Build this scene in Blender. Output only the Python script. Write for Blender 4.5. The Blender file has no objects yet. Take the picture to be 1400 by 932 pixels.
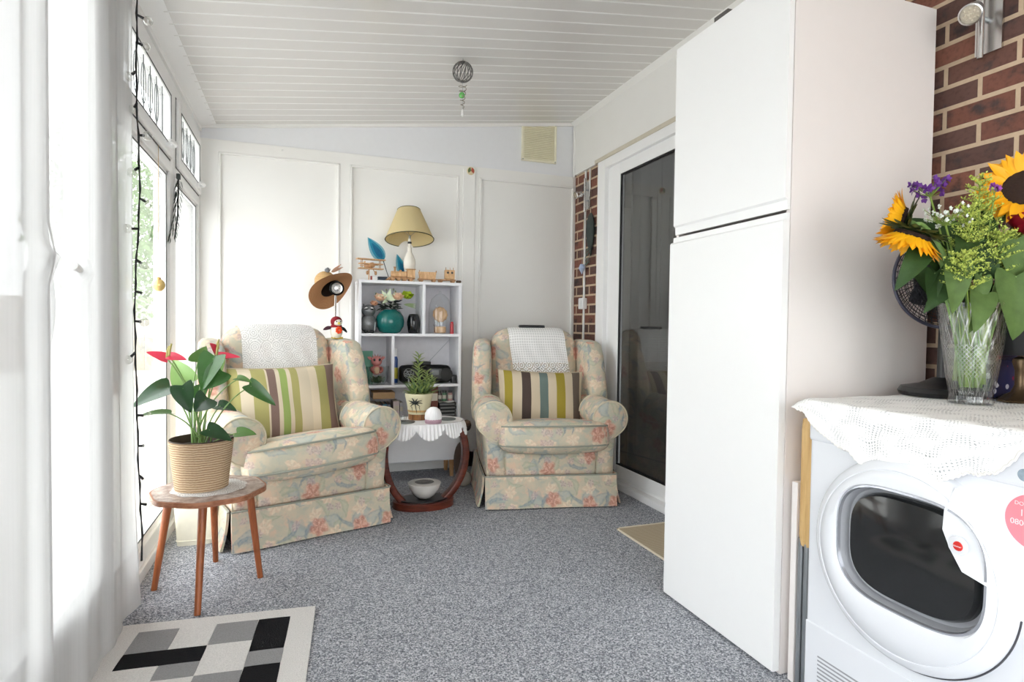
import bpy, bmesh, math, random
from mathutils import Vector, Matrix
PI = math.pi
rnd = random.Random(7)
scene = bpy.context.scene
col = bpy.data.collections.new('conservatory'); scene.collection.children.link(col)

# ------------------------------------------------------------------ node helpers
class NT:
    def __init__(s, name):
        s.m = bpy.data.materials.new(name); s.m.use_nodes = True
        s.t = s.m.node_tree; s.t.nodes.clear()
        s.out = s.n('ShaderNodeOutputMaterial')
    def n(s, t, **kw):
        nd = s.t.nodes.new(t)
        for k, v in kw.items():
            if k.startswith('i_'): nd.inputs[k[2:].replace('_', ' ')].default_value = v
            else: setattr(nd, k, v)
        return nd
    def l(s, a, b): s.t.links.new(a, b)
    def put(s, sock, v):
        if isinstance(v, (int, float, tuple, list)): sock.default_value = v
        else: s.l(v, sock)
    def math(s, op, a, b=None, c=None, clamp=False):
        nd = s.n('ShaderNodeMath', operation=op, use_clamp=clamp)
        s.put(nd.inputs[0], a)
        if b is not None: s.put(nd.inputs[1], b)
        if c is not None: s.put(nd.inputs[2], c)
        return nd.outputs[0]
    def vm(s, op, a, b=None, out=0):
        nd = s.n('ShaderNodeVectorMath', operation=op)
        s.put(nd.inputs[0], a)
        if b is not None:
            s.put(nd.inputs['Scale'] if op == 'SCALE' else nd.inputs[1], b)
        return nd.outputs['Value'] if op in ('LENGTH', 'DOT_PRODUCT', 'DISTANCE') else nd.outputs[0]
    def mix(s, f, a, b):
        nd = s.n('ShaderNodeMix', data_type='RGBA')
        s.put(nd.inputs[0], f)
        for k, v in ((6, a), (7, b)):
            if isinstance(v, tuple): nd.inputs[k].default_value = (*v[:3], 1)
            else: s.l(v, nd.inputs[k])
        return nd.outputs[2]
    def step(s, v, lo, hi):
        nd = s.n('ShaderNodeMapRange', interpolation_type='SMOOTHSTEP')
        s.put(nd.inputs[0], v); s.put(nd.inputs[1], lo); s.put(nd.inputs[2], hi)
        return nd.outputs[0]
    def noise(s, vec, scale, detail=2.0, rough=.5, out='Fac'):
        nd = s.n('ShaderNodeTexNoise'); nd.inputs['Scale'].default_value = scale
        nd.inputs['Detail'].default_value = detail; nd.inputs['Roughness'].default_value = rough
        if vec is not None: s.l(vec, nd.inputs['Vector'])
        return nd.outputs[out]
    def uv(s): return s.n('ShaderNodeTexCoord').outputs['UV']
    def obj(s): return s.n('ShaderNodeTexCoord').outputs['Object']
    def bump(s, h, strength=.3, dist=.002):
        nd = s.n('ShaderNodeBump'); nd.inputs['Strength'].default_value = strength
        nd.inputs['Distance'].default_value = dist; s.l(h, nd.inputs['Height']); return nd.outputs[0]
    def bsdf(s, color, rough=.5, metal=0., spec=.5, normal=None, **kw):
        b = s.n('ShaderNodeBsdfPrincipled')
        if isinstance(color, tuple): b.inputs['Base Color'].default_value = (*color[:3], 1)
        else: s.l(color, b.inputs['Base Color'])
        s.put(b.inputs['Roughness'], rough); b.inputs['Metallic'].default_value = metal
        b.inputs['Specular IOR Level'].default_value = spec
        if normal is not None: s.l(normal, b.inputs['Normal'])
        for k, v in kw.items(): s.put(b.inputs[k.replace('_', ' ')], v)
        return b.outputs[0]
    def done(s, sh): s.l(sh, s.out.inputs[0]); return s.m
    def mixsh(s, f, a, b):
        nd = s.n('ShaderNodeMixShader'); s.put(nd.inputs[0], f); s.l(a, nd.inputs[1]); s.l(b, nd.inputs[2]); return nd.outputs[0]

def srgb(r, g, b):
    f = lambda c: (c/255/12.92 if c/255 <= .04045 else ((c/255+.055)/1.055)**2.4)
    return (f(r), f(g), f(b))

_mats = {}
def P(name, c, rough=.5, metal=0., spec=.5, var=.08, scale=25., bump=0., bscale=None, **kw):
    """plain painted / plastic / wood-less surface with slight tonal variation"""
    if name in _mats: return _mats[name]
    t = NT(name); o = t.obj()
    nz = t.noise(o, scale, 3)
    a = tuple(max(0, x*(1-var)) for x in c); b = tuple(min(1, x*(1+var)) for x in c)
    cc = t.mix(nz, a, b)
    nm = None
    if bump: nm = t.bump(t.noise(o, bscale or scale*6, 2), bump, .002)
    _mats[name] = t.done(t.bsdf(cc, rough, metal, spec, nm, **kw)); return _mats[name]

def wood(name, c1, c2, axis=(1, 12, 12), scale=6., rough=.4):
    t = NT(name); mp = t.n('ShaderNodeMapping'); mp.inputs['Scale'].default_value = axis
    t.l(t.obj(), mp.inputs[0])
    w = t.noise(mp.outputs[0], scale, 5, .65)
    c = t.mix(t.step(w, .3, .7), c1, c2)
    return t.done(t.bsdf(c, rough, normal=t.bump(w, .08, .001)))

def glassy(name, tint=(1, 1, 1), refl=1.0, rough=.0, base=.0):
    """clear pane: straight-through transmission with a Fresnel reflection"""
    t = NT(name)
    tr = t.n('ShaderNodeBsdfTransparent'); tr.inputs[0].default_value = (*tint, 1)
    gl = t.n('ShaderNodeBsdfGlossy'); gl.inputs['Roughness'].default_value = rough
    lw = t.n('ShaderNodeLayerWeight'); lw.inputs[0].default_value = .5
    fr_ = t.math('MULTIPLY_ADD', t.math('POWER', lw.outputs['Facing'], 5.0), .96, .04)
    f = t.math('MULTIPLY_ADD', fr_, refl, base, clamp=True)
    return t.done(t.mixsh(f, tr.outputs[0], gl.outputs[0]))

def floral(name):
    t = NT(name); uv = t.uv()
    d1 = t.vm('SCALE', t.vm('SUBTRACT', t.noise(uv, 13, 2, .5, 'Color'), (.5, .5, .5)), .045)
    d2 = t.vm('SCALE', t.vm('SUBTRACT', t.noise(uv, 70, 2, .6, 'Color'), (.5, .5, .5)), .012)
    u = t.vm('ADD', t.vm('ADD', uv, d1), d2)
    fine = t.noise(uv, 75, 3, .65)
    base = t.mix(t.step(t.noise(uv, 8, 4, .6), .36, .64), srgb(211, 196, 172), srgb(190, 187, 168))
    base = t.mix(t.math('MULTIPLY', t.step(t.noise(t.vm('ADD', uv, (3.1, 1.7, 0)), 12, 3, .6), .5, .66), .6), base, srgb(226, 190, 164))
    base = t.mix(t.math('MULTIPLY', t.step(t.noise(t.vm('ADD', uv, (7.1, 4.7, 0)), 15, 3, .6), .52, .66), .6), base, srgb(172, 178, 168))
    def cells(scale, off):
        p = t.vm('ADD', t.vm('SCALE', u, scale), off)
        v = t.n('ShaderNodeTexVoronoi', voronoi_dimensions='2D', feature='F1')
        v.inputs['Scale'].default_value = 1.0; v.inputs['Randomness'].default_value = .75
        t.l(p, v.inputs['Vector'])
        dd = t.vm('SUBTRACT', p, v.outputs['Position'])
        sx = t.n('ShaderNodeSeparateXYZ'); t.l(dd, sx.inputs[0])
        cc = t.n('ShaderNodeSeparateColor'); t.l(v.outputs['Color'], cc.inputs[0])
        return sx.outputs[0], sx.outputs[1], cc.outputs[0], cc.outputs[1], cc.outputs[2]
    def fade(m, k): return t.math('MULTIPLY', m, t.math('MULTIPLY_ADD', t.step(fine, .3, .7), .45, k-.35))
    def leaves(c, scale, off, L, W, ca, cb, thr, k=.8):
        x, y, r, g, b = cells(scale, off)
        ang = t.math('MULTIPLY', r, 6.28)
        ca_, sa = t.math('COSINE', ang), t.math('SINE', ang)
        lx = t.math('ADD', t.math('MULTIPLY', x, ca_), t.math('MULTIPLY', y, sa))
        ly = t.math('SUBTRACT', t.math('MULTIPLY', y, ca_), t.math('MULTIPLY', x, sa))
        ly = t.math('ADD', ly, t.math('MULTIPLY', t.math('MULTIPLY', lx, lx), .9))
        kk = t.math('SUBTRACT', 1.0, t.math('POWER', t.math('DIVIDE', t.math('ABSOLUTE', lx), L), 2.0))
        e = t.math('SUBTRACT', t.math('MULTIPLY', kk, W), t.math('ABSOLUTE', ly))
        m = t.math('MULTIPLY', t.step(e, -.02, .06), t.math('GREATER_THAN', g, thr))
        return t.mix(fade(m, k), c, t.mix(t.step(e, .02, .16), ca, cb))
    def flowers(c, scale, off, R, n, ca, cb, thr, k=.85):
        x, y, r, g, b = cells(scale, off)
        rr = t.math('SQRT', t.math('ADD', t.math('MULTIPLY', x, x), t.math('MULTIPLY', y, y)))
        an = t.math('ADD', t.math('ARCTAN2', y, x), t.math('MULTIPLY', r, 6.28))
        pet = t.math('ABSOLUTE', t.math('COSINE', t.math('MULTIPLY', an, n/2)))
        rad = t.math('MULTIPLY', t.math('MULTIPLY_ADD', pet, .22, .78), R)
        m = t.math('MULTIPLY', t.step(t.math('SUBTRACT', rad, rr), -.02, .07), t.math('GREATER_THAN', g, thr))
        ins = t.mix(t.step(t.math('ADD', t.math('MULTIPLY', t.math('SINE', t.math('MULTIPLY', an, n)), .25), t.noise(u, 42, 2)), .3, .75), ca, cb)
        ins = t.mix(t.math('MULTIPLY', t.step(fine, .48, .62), .5), ins, srgb(232, 212, 192))
        return t.mix(fade(m, k), c, ins)
    bg1, bg2 = srgb(150, 160, 162), srgb(178, 184, 178)
    c = leaves(base, 7.0, (0, 0, 0), .55, .22, bg1, bg2, .3)
    c = leaves(c, 8.5, (5.3, 2.2, 0), .55, .17, srgb(168, 172, 148), srgb(192, 192, 168), .35)
    c = leaves(c, 6.5, (1.3, 7.2, 0), .55, .09, srgb(134, 146, 154), bg2, .35, .9)
    c = flowers(c, 10.0, (8.7, 1.4, 0), .42, 6, srgb(222, 196, 170), srgb(232, 214, 190), .5)
    c = flowers(c, 15.0, (2.7, 4.4, 0), .34, 5, srgb(168, 140, 146), srgb(206, 184, 182), .72, .7)
    c = flowers(c, 4.4, (5.6, 3.3, 0), .24, 5, srgb(188, 116, 100), srgb(218, 160, 140), .25, .95)
    w = t.noise(uv, 600, 1)
    return t.done(t.bsdf(c, .9, spec=.15, normal=t.bump(w, .25, .001), Sheen_Weight=.1))

def stripes(name, seq):
    """seq = list of (edge fraction, colour) across UV.x"""
    t = NT(name); sx = t.n('ShaderNodeSeparateXYZ'); t.l(t.uv(), sx.inputs[0])
    r = t.n('ShaderNodeValToRGB'); cr = r.color_ramp; cr.interpolation = 'CONSTANT'
    cr.elements[0].position = 0; cr.elements[0].color = (*seq[0][1], 1)
    cr.elements[1].position = seq[1][0]; cr.elements[1].color = (*seq[1][1], 1)
    for p, c in seq[2:]:
        e = cr.elements.new(p); e.color = (*c, 1)
    t.l(sx.outputs[0], r.inputs[0])
    w = t.noise(t.uv(), 150, 2)
    c = t.mix(t.math('MULTIPLY', w, .08), r.outputs[0], (.85, .8, .7))
    return t.done(t.bsdf(c, .85, spec=.2, normal=t.bump(w, .2, .001)))

def lace(name, kind, c=(.88, .87, .86)):
    t = NT(name); uv = t.uv()
    sx = t.n('ShaderNodeSeparateXYZ'); t.l(uv, sx.inputs[0])
    X, Y = sx.outputs[0], sx.outputs[1]
    if kind == 'crochet':
        wob = t.noise(uv, 7, 2)
        a = t.math('FRACT', t.math('MULTIPLY', t.math('ADD', X, t.math('MULTIPLY', wob, .05)), 105))
        b = t.math('FRACT', t.math('MULTIPLY', t.math('ADD', Y, t.math('MULTIPLY', wob, .09)), 88))
        da = t.math('SUBTRACT', a, .5); db = t.math('SUBTRACT', b, .5)
        r = t.math('SQRT', t.math('ADD', t.math('MULTIPLY', da, da), t.math('MULTIPLY', db, db)))
        size = t.math('MULTIPLY', t.step(t.noise(t.vm('ADD', uv, (4, 4, 0)), 16, 2), .34, .66), .27)
        hole = t.math('MULTIPLY', t.math('LESS_THAN', r, size), .8)
        h = t.math('SUBTRACT', 1.0, r)
    elif kind == 'net':
        v = t.n('ShaderNodeTexVoronoi', voronoi_dimensions='2D', feature='DISTANCE_TO_EDGE')
        v.inputs['Scale'].default_value = 130; t.l(uv, v.inputs['Vector'])
        big = t.n('ShaderNodeTexVoronoi', voronoi_dimensions='2D', feature='F1')
        big.inputs['Scale'].default_value = 17; big.inputs['Randomness'].default_value = .35; t.l(uv, big.inputs['Vector'])
        rings = t.math('SINE', t.math('MULTIPLY', big.outputs['Distance'], 34))
        solid = t.math('GREATER_THAN', rings, .35)
        hole = t.math('MULTIPLY', t.math('GREATER_THAN', v.outputs['Distance'], .07), t.math('SUBTRACT', 1.0, solid))
        hole = t.math('MULTIPLY', hole, .42)
        h = v.outputs['Distance']
    else:   # trellis ground with a scrolled border towards UV.y = 0
        a = t.math('SINE', t.math('MULTIPLY', t.math('ADD', X, Y), 190)); b = t.math('SINE', t.math('MULTIPLY', t.math('SUBTRACT', X, Y), 190))
        tr = t.math('MULTIPLY', t.math('GREATER_THAN', t.math('MULTIPLY', a, b), .1), .22)
        big = t.n('ShaderNodeTexVoronoi', voronoi_dimensions='2D', feature='F1')
        big.inputs['Scale'].default_value = 18; big.inputs['Randomness'].default_value = .1; t.l(uv, big.inputs['Vector'])
        rg = t.math('MULTIPLY', t.math('LESS_THAN', t.math('SINE', t.math('MULTIPLY', big.outputs['Distance'], 26)), -.1), .75)
        bord = t.math('LESS_THAN', Y, .075)
        hole = t.math('ADD', t.math('MULTIPLY', bord, rg), t.math('MULTIPLY', t.math('SUBTRACT', 1.0, bord), tr))
        h = t.math('MULTIPLY', a, b)
    d = t.bsdf(c, .9, spec=.1, normal=t.bump(h, .4, .0015))
    tr = t.n('ShaderNodeBsdfTransparent')
    return t.done(t.mixsh(hole, d, tr.outputs[0]))

def sheer(name, density):
    t = NT(name); sx = t.n('ShaderNodeSeparateXYZ'); t.l(t.uv(), sx.inputs[0])
    mp = t.n('ShaderNodeMapping'); mp.inputs['Scale'].default_value = (1, .02, 1); t.l(t.uv(), mp.inputs[0])
    w = t.noise(mp.outputs[0], 90, 3)
    f = t.math('ADD', density, t.math('MULTIPLY', t.math('SUBTRACT', w, .5), .12), clamp=True)
    df = t.n('ShaderNodeBsdfDiffuse'); df.inputs[0].default_value = (.93, .93, .93, 1)
    tl = t.n('ShaderNodeBsdfTranslucent'); tl.inputs[0].default_value = (.50, .50, .50, 1)
    cl = t.mixsh(.4, df.outputs[0], tl.outputs[0])
    tr = t.n('ShaderNodeBsdfTransparent'); tr.inputs[0].default_value = (.98, .98, .98, 1)
    return t.done(t.mixsh(f, tr.outputs[0], cl))

def brick(name):
    t = NT(name); uv = t.uv()
    b = t.n('ShaderNodeTexBrick'); b.offset = .5
    t.l(uv, b.inputs['Vector'])
    for k, v in (('Scale', 1.), ('Brick Width', .225), ('Row Height', .075), ('Mortar Size', .008), ('Mortar Smooth', .15), ('Bias', 0.)):
        b.inputs[k].default_value = v
    b.inputs['Color1'].default_value = (0, 0, 0, 1); b.inputs['Color2'].default_value = (1, 1, 1, 1); b.inputs['Mortar'].default_value = (.5, .5, .5, 1)
    r = t.n('ShaderNodeValToRGB'); cr = r.color_ramp
    cr.elements[0].position = 0; cr.elements[0].color = (*srgb(92, 74, 70), 1)
    cr.elements[1].position = 1; cr.elements[1].color = (*srgb(140, 94, 80), 1)
    for p, c in ((.3, srgb(104, 78, 72)), (.55, srgb(116, 82, 72)), (.8, srgb(126, 84, 72))):
        e = cr.elements.new(p); e.color = (*c, 1)
    t.l(b.outputs['Color'], r.inputs[0])
    n1 = t.noise(uv, 9, 4, .6); n2 = t.noise(uv, 60, 3)
    c = t.mix(t.step(n1, .5, .7), r.outputs[0], srgb(70, 62, 62))
    c = t.mix(t.math('MULTIPLY', t.step(n2, .45, .75), .35), c, srgb(60, 40, 38))
    mo = t.mix(n2, srgb(188, 164, 138), srgb(212, 190, 164))
    c = t.mix(b.outputs['Fac'], c, mo)
    h = t.math('SUBTRACT', t.math('MULTIPLY', n2, .3), b.outputs['Fac'])
    return t.done(t.bsdf(c, .85, spec=.2, normal=t.bump(h, .6, .006)))

def carpet(name):
    t = NT(name); o = t.obj()
    v = t.n('ShaderNodeTexVoronoi', feature='F1'); v.inputs['Scale'].default_value = 230; t.l(o, v.inputs['Vector'])
    sc = t.n('ShaderNodeSeparateColor'); t.l(v.outputs['Color'], sc.inputs[0])
    a = t.noise(o, 90, 2, .6); c0 = t.noise(o, 1.6, 3)
    r = t.n('ShaderNodeValToRGB'); cr = r.color_ramp
    cr.elements[0].position = .12; cr.elements[0].color = (*srgb(92, 95, 102), 1)
    cr.elements[1].position = .9; cr.elements[1].color = (*srgb(222, 223, 228), 1)
    e = cr.elements.new(.5); e.color = (*srgb(156, 159, 166), 1)
    t.l(t.math('MULTIPLY_ADD', sc.outputs[0], .72, t.math('MULTIPLY', a, .28)), r.inputs[0])
    c = t.mix(t.math('MULTIPLY', c0, .12), r.outputs[0], srgb(122, 125, 132))
    h = t.math('SUBTRACT', sc.outputs[1], v.outputs['Distance'])
    return t.done(t.bsdf(c, .95, spec=.05, normal=t.bump(h, .5, .004)))

def rugmat(name, c):
    t = NT(name); n = t.noise(t.obj(), 260, 2)
    cc = t.mix(n, tuple(x*.75 for x in c), tuple(min(1, x*1.25) for x in c))
    return t.done(t.bsdf(cc, .95, spec=.05, normal=t.bump(n, .7, .004)))

def weave(name, c1, c2, sx_, sy_, amp=.6):
    t = NT(name); s = t.n('ShaderNodeSeparateXYZ'); t.l(t.uv(), s.inputs[0])
    a = t.math('SINE', t.math('MULTIPLY', s.outputs[0], sx_)); b = t.math('SINE', t.math('MULTIPLY_ADD', s.outputs[1], sy_, t.math('MULTIPLY', t.noise(t.uv(), 30, 2), 3.0)))
    h = t.math('MULTIPLY_ADD', t.math('MULTIPLY', a, .4), .5, t.math('MULTIPLY_ADD', b, .35, .4))
    return t.done(t.bsdf(t.mix(t.step(h, 0., 1.), c1, c2), .85, spec=.2, normal=t.bump(h, amp, .003)))

# ------------------------------------------------------------------ materials
WHITE_UPVC = P('white_upvc', srgb(240, 240, 240), .28, spec=.5, var=.015)
WHITE_PAINT = P('white_paint', srgb(238, 237, 234), .55, var=.02, scale=6)
GABLE = P('gable_board', srgb(232, 233, 236), .5, var=.02)
CEIL = P('ceiling_board', srgb(219, 216, 213), .22, var=.012)
CABW = P('cabinet_white', srgb(245, 245, 245), .3, var=.008)
CABS = P('cabinet_side', srgb(236, 230, 227), .45, var=.012)
SHELFW = P('bookcase_white', srgb(232, 232, 236), .4, var=.015)
GASKET = P('black_gasket', (.012, .012, .014), .5)
CHROME = P('brushed_chrome', (.62, .61, .6), .25, 1., var=.05)
STEEL = P('grey_steel', (.42, .44, .46), .35, .9)
BLACK = P('black_plastic', (.012, .012, .014), .35, var=.2)
BLACKG = P('black_gloss', (.008, .008, .01), .08, var=.2)
DRYER = P('dryer_white', srgb(228, 230, 235), .25, var=.008)
GREYP = P('grey_plastic', srgb(184, 186, 192), .3, .2)
FLORAL = floral('floral_linen')
PIPING = P('grey_green_piping', srgb(150, 152, 140), .8)
DARKU = P('dark_underside', (.03, .028, .026), .9)
BRICK = brick('house_brick')
CARPET = carpet('grey_loop_carpet')
GLASS = glassy('window_glass', (.98, .99, .985))
DARKGLASS = glassy('slider_glass', (.74, .75, .75), 2.4)
TEAK = wood('teak', srgb(136, 72, 38), srgb(168, 96, 54), (12, 12, 1), 5.)
TEAKTOP = wood('teak_edge', srgb(138, 84, 56), srgb(176, 122, 92), (2, 14, 14), 5.)
MAHOG = wood('mahogany', srgb(70, 28, 18), srgb(112, 50, 34), (2, 2, 10), 5., .3)
PINE = wood('bamboo', srgb(196, 156, 98), srgb(220, 184, 126), (30, 30, 2), 3., .45)
PALEW = wood('pale_wood', srgb(190, 146, 100), srgb(224, 184, 140), (10, 10, 3), 8., .6)
BEECH = wood('beech_leg', srgb(186, 140, 96), srgb(208, 164, 120), (10, 10, 2), 5.)
GREEN = P('leaf_green', srgb(62, 104, 50), .24, var=.3, scale=18)
GREEND = P('leaf_dark_green', srgb(36, 70, 38), .22, var=.3, scale=18)
GREENP = P('leaf_pale_green', srgb(132, 168, 96), .4, var=.2, scale=18)
GREENM = P('leaf_mid_green', srgb(86, 124, 58), .45, var=.25, scale=22)
STEMG = P('stem_green', srgb(120, 152, 84), .5, var=.2)
SHEER1 = sheer('sheer_voile', .88)
SHEER2 = sheer('sheer_voile_front', .90)
def crystal(name):
    t = NT(name); sp = t.n('ShaderNodeSeparateXYZ'); t.l(t.obj(), sp.inputs[0])
    an = t.math('ARCTAN2', sp.outputs[1], sp.outputs[0]); z = sp.outputs[2]
    def line(k, m, w): return t.math('LESS_THAN', t.math('ABSOLUTE', t.math('SINE', t.math('ADD', t.math('MULTIPLY', an, k), t.math('MULTIPLY', z, m)))), w)
    band = t.math('MULTIPLY', t.math('GREATER_THAN', z, .075), t.math('LESS_THAN', z, .165))
    cross = t.math('MULTIPLY', t.math('MAXIMUM', line(20, 260, .17), line(20, -260, .17)), band)
    fans = t.math('MULTIPLY', t.math('MAXIMUM', line(9, 30, .10), line(9, -30, .10)), t.math('SUBTRACT', 1.0, band))
    cutm = t.math('MAXIMUM', cross, fans)
    lw = t.n('ShaderNodeLayerWeight'); lw.inputs[0].default_value = .5
    fr_ = t.math('MULTIPLY_ADD', t.math('POWER', lw.outputs['Facing'], 4.0), .9, .07, clamp=True)
    tr = t.n('ShaderNodeBsdfTransparent'); tr.inputs[0].default_value = (.95, .965, .965, 1)
    gl = t.n('ShaderNodeBsdfGlossy'); gl.inputs['Roughness'].default_value = .03
    gr = t.n('ShaderNodeBsdfGlossy'); gr.inputs['Roughness'].default_value = .35
    cl_ = t.mixsh(fr_, tr.outputs[0], gl.outputs[0])
    return t.done(t.mixsh(t.math('MULTIPLY', cutm, .32), cl_, gr.outputs[0]))
CRYSTAL = crystal('cut_crystal')
CLEARG = glassy('clear_glass', (.97, .98, .98), 1.3, .0, .015)
WATER = glassy('vase_water', (.88, .93, .84), .8)
CREAMP = P('cream_plastic', srgb(238, 234, 216), .4)

# ------------------------------------------------------------------ mesh builder
class G:
    def __init__(s): s.bm = bmesh.new(); s.uvl = s.bm.loops.layers.uv.new('UVMap'); s.own = False; s.mi = 0; s.flat = s.bm.faces.layers.int.new('flat')
    def _tag(s, faces):
        for f in faces: f.material_index = s.mi
        return faces
    def box(s, c, d, bev=0., seg=2, rot=None):
        r = bmesh.ops.create_cube(s.bm, size=1.0)
        vs = r['verts']
        for v in vs: v.co = Vector((v.co.x*d[0], v.co.y*d[1], v.co.z*d[2]))
        es = list({e for v in vs for e in v.link_edges})
        if bev:
            b = bmesh.ops.bevel(s.bm, geom=es, offset=min(bev, min(d)*.49), segments=seg, affect='EDGES', profile=.5)
            vs = list({v for f in b['faces'] for v in f.verts} | {v for v in vs if v.is_valid})
        for v in vs:
            if rot is not None: v.co = rot @ v.co
            v.co += Vector(c)
        fs = {f for v in vs for f in v.link_faces}
        s._tag(fs)
        for f in fs: f[s.flat] = 1
        return s
    def bx(s, x0, x1, y0, y1, z0, z1, bev=0., seg=2):
        return s.box(((x0+x1)/2, (y0+y1)/2, (z0+z1)/2), (abs(x1-x0), abs(y1-y0), abs(z1-z0)), bev, seg)
    def grid(s, fn, nu, nv, closeu=False, uvscale=None):
        """fn(u,v)->Vector on [0,1]^2"""
        V = [[s.bm.verts.new(fn(i/nu, j/nv)) for j in range(nv+1)] for i in range(nu if closeu else nu+1)]
        fs = []
        for i in range(nu):
            i2 = (i+1) % nu if closeu else i+1
            for j in range(nv):
                try: f = s.bm.faces.new((V[i][j], V[i2][j], V[i2][j+1], V[i][j+1]))
                except ValueError: continue
                if uvscale:
                    s.own = True
                    for lp, (a, b) in zip(f.loops, ((i, j), (i+1, j), (i+1, j+1), (i, j+1))):
                        lp[s.uvl].uv = (a/nu*uvscale[0], b/nv*uvscale[1])
                fs.append(f)
        s._tag(fs); return V
    def tube(s, pts, r, n=8, cap=True, closed=False):
        pts = [Vector(p) for p in pts]; N = len(pts)
        rr = r if isinstance(r, (list, tuple)) else [r]*N
        prev = None; rings = []
        for i, p in enumerate(pts):
            a = pts[(i-1) % N] if (closed or i > 0) else p; b = pts[(i+1) % N] if (closed or i < N-1) else p
            t = (b-a).normalized() if (b-a).length > 1e-9 else Vector((0, 0, 1))
            if prev is None:
                q = Vector((0, 0, 1)) if abs(t.z) < .9 else Vector((1, 0, 0))
                x = t.cross(q).normalized()
            else:
                x = (prev - t*prev.dot(t)); x = x.normalized() if x.length > 1e-6 else t.orthogonal().normalized()
            prev = x; y = t.cross(x)
            rings.append([s.bm.verts.new(p + (x*math.cos(2*PI*k/n) + y*math.sin(2*PI*k/n))*rr[i]) for k in range(n)])
        fs = []
        for i in range(N if closed else N-1):
            A, B = rings[i], rings[(i+1) % N]
            for k in range(n): fs.append(s.bm.faces.new((A[k], A[(k+1) % n], B[(k+1) % n], B[k])))
        if cap and not closed:
            fs.append(s.bm.faces.new(rings[0][::-1])); fs.append(s.bm.faces.new(rings[-1]))
        s._tag(fs); return s
    def lathe(s, prof, c=(0, 0, 0), n=32, rot=None, sx=1., sy=1., fac=None):
        c = Vector(c); R = rot if rot is not None else Matrix.Identity(3); rings = []
        for (r, z) in prof:
            if r < 1e-6: rings.append([s.bm.verts.new(c + R @ Vector((0, 0, z)))])
            else: rings.append([s.bm.verts.new(c + R @ Vector((r*sx*math.cos(2*PI*k/n)*(fac(2*PI*k/n, z) if fac else 1), r*sy*math.sin(2*PI*k/n)*(fac(2*PI*k/n, z) if fac else 1), z))) for k in range(n)])
        fs = []
        for A, B in zip(rings, rings[1:]):
            for k in range(n):
                a, b = k % len(A), (k+1) % len(A); c2, d = k % len(B), (k+1) % len(B)
                q = [A[a], A[b], B[d], B[c2]] if len(A) > 1 and len(B) > 1 else ([A[0], B[d], B[c2]] if len(A) == 1 else [A[a], A[b], B[0]])
                if len(set(q)) < 3: continue
                try: fs.append(s.bm.faces.new(q))
                except ValueError: pass
        s._tag(fs); return s
    def ell(s, c, r, n=16, rot=None):
        prof = [(math.sin(PI*i/n), -math.cos(PI*i/n)) for i in range(n+1)]
        R = rot if rot is not None else Matrix.Identity(3)
        prof = [(0 if (i in (0, n)) else p[0], p[1]) for i, p in enumerate(prof)]
        M = R @ Matrix.Diagonal(Vector(r))
        return s.lathe(prof, c, 2*n, M)
    def rbox(s, c, d, r, bulge=(0, 0, 0), n=10, xf=None):
        """rounded, optionally crowned cushion block; xf maps local points"""
        h = Vector(d)/2; r = min(r, min(h)*.999)
        cache = {}
        def lin(i):
            # denser near the ends
            t = i/n*2-1
            return math.copysign(1-(1-abs(t))**1.6, t)
        def vert(p):
            k = tuple(round(x, 6) for x in p)
            if k in cache: return cache[k]
            q = Vector((p[0]*h.x, p[1]*h.y, p[2]*h.z)); inn = h - Vector((r, r, r))
            cl = Vector([max(-inn[i], min(inn[i], q[i])) for i in range(3)])
            dv = q-cl
            if dv.length > 1e-9: q = cl + dv.normalized()*r
            f = [1-x*x for x in p]
            o = Vector(q)
            o.x += math.copysign(1, p[0])*abs(p[0])*bulge[0]*f[1]*f[2]
            o.y += math.copysign(1, p[1])*abs(p[1])*bulge[1]*f[0]*f[2]
            o.z += math.copysign(1, p[2])*abs(p[2])*bulge[2]*f[0]*f[1]
            o += Vector(c)
            if xf: o = Vector(xf(o))
            cache[k] = s.bm.verts.new(o); return cache[k]
        fs = []
        for ax in range(3):
            for sg in (-1, 1):
                a, b = (ax+1) % 3, (ax+2) % 3
                for i in range(n):
                    for j in range(n):
                        q = []
                        for (ii, jj) in ((i, j), (i+1, j), (i+1, j+1), (i, j+1)):
                            p = [0, 0, 0]; p[ax] = sg; p[a] = lin(ii); p[b] = lin(jj); q.append(vert(p))
                        if sg < 0: q = q[::-1]
                        try: fs.append(s.bm.faces.new(q))
                        except ValueError: pass
        s._tag(fs); return s
    def prism(s, poly, z0, z1, fr=None, bev=0.):
        """poly in (a,b) extruded along the third axis; fr maps (a,b,c)->Vector"""
        fr = fr or (lambda a, b, c: Vector((a, b, c)))
        A = [s.bm.verts.new(fr(a, b, z0)) for a, b in poly]; B = [s.bm.verts.new(fr(a, b, z1)) for a, b in poly]
        n = len(poly); fs = [s.bm.faces.new(A[::-1]), s.bm.faces.new(B)]
        for i in range(n): fs.append(s.bm.faces.new((A[i], A[(i+1) % n], B[(i+1) % n], B[i])))
        if bev:
            es = [e for e in fs[1].edges]
            b = bmesh.ops.bevel(s.bm, geom=es, offset=bev, segments=2, affect='EDGES', profile=.5)
            fs = [f for f in fs if f.is_valid] + list(b['faces'])
        s._tag(fs)
        if n < 12:
            for f in fs: f[s.flat] = 1
        return s
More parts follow.
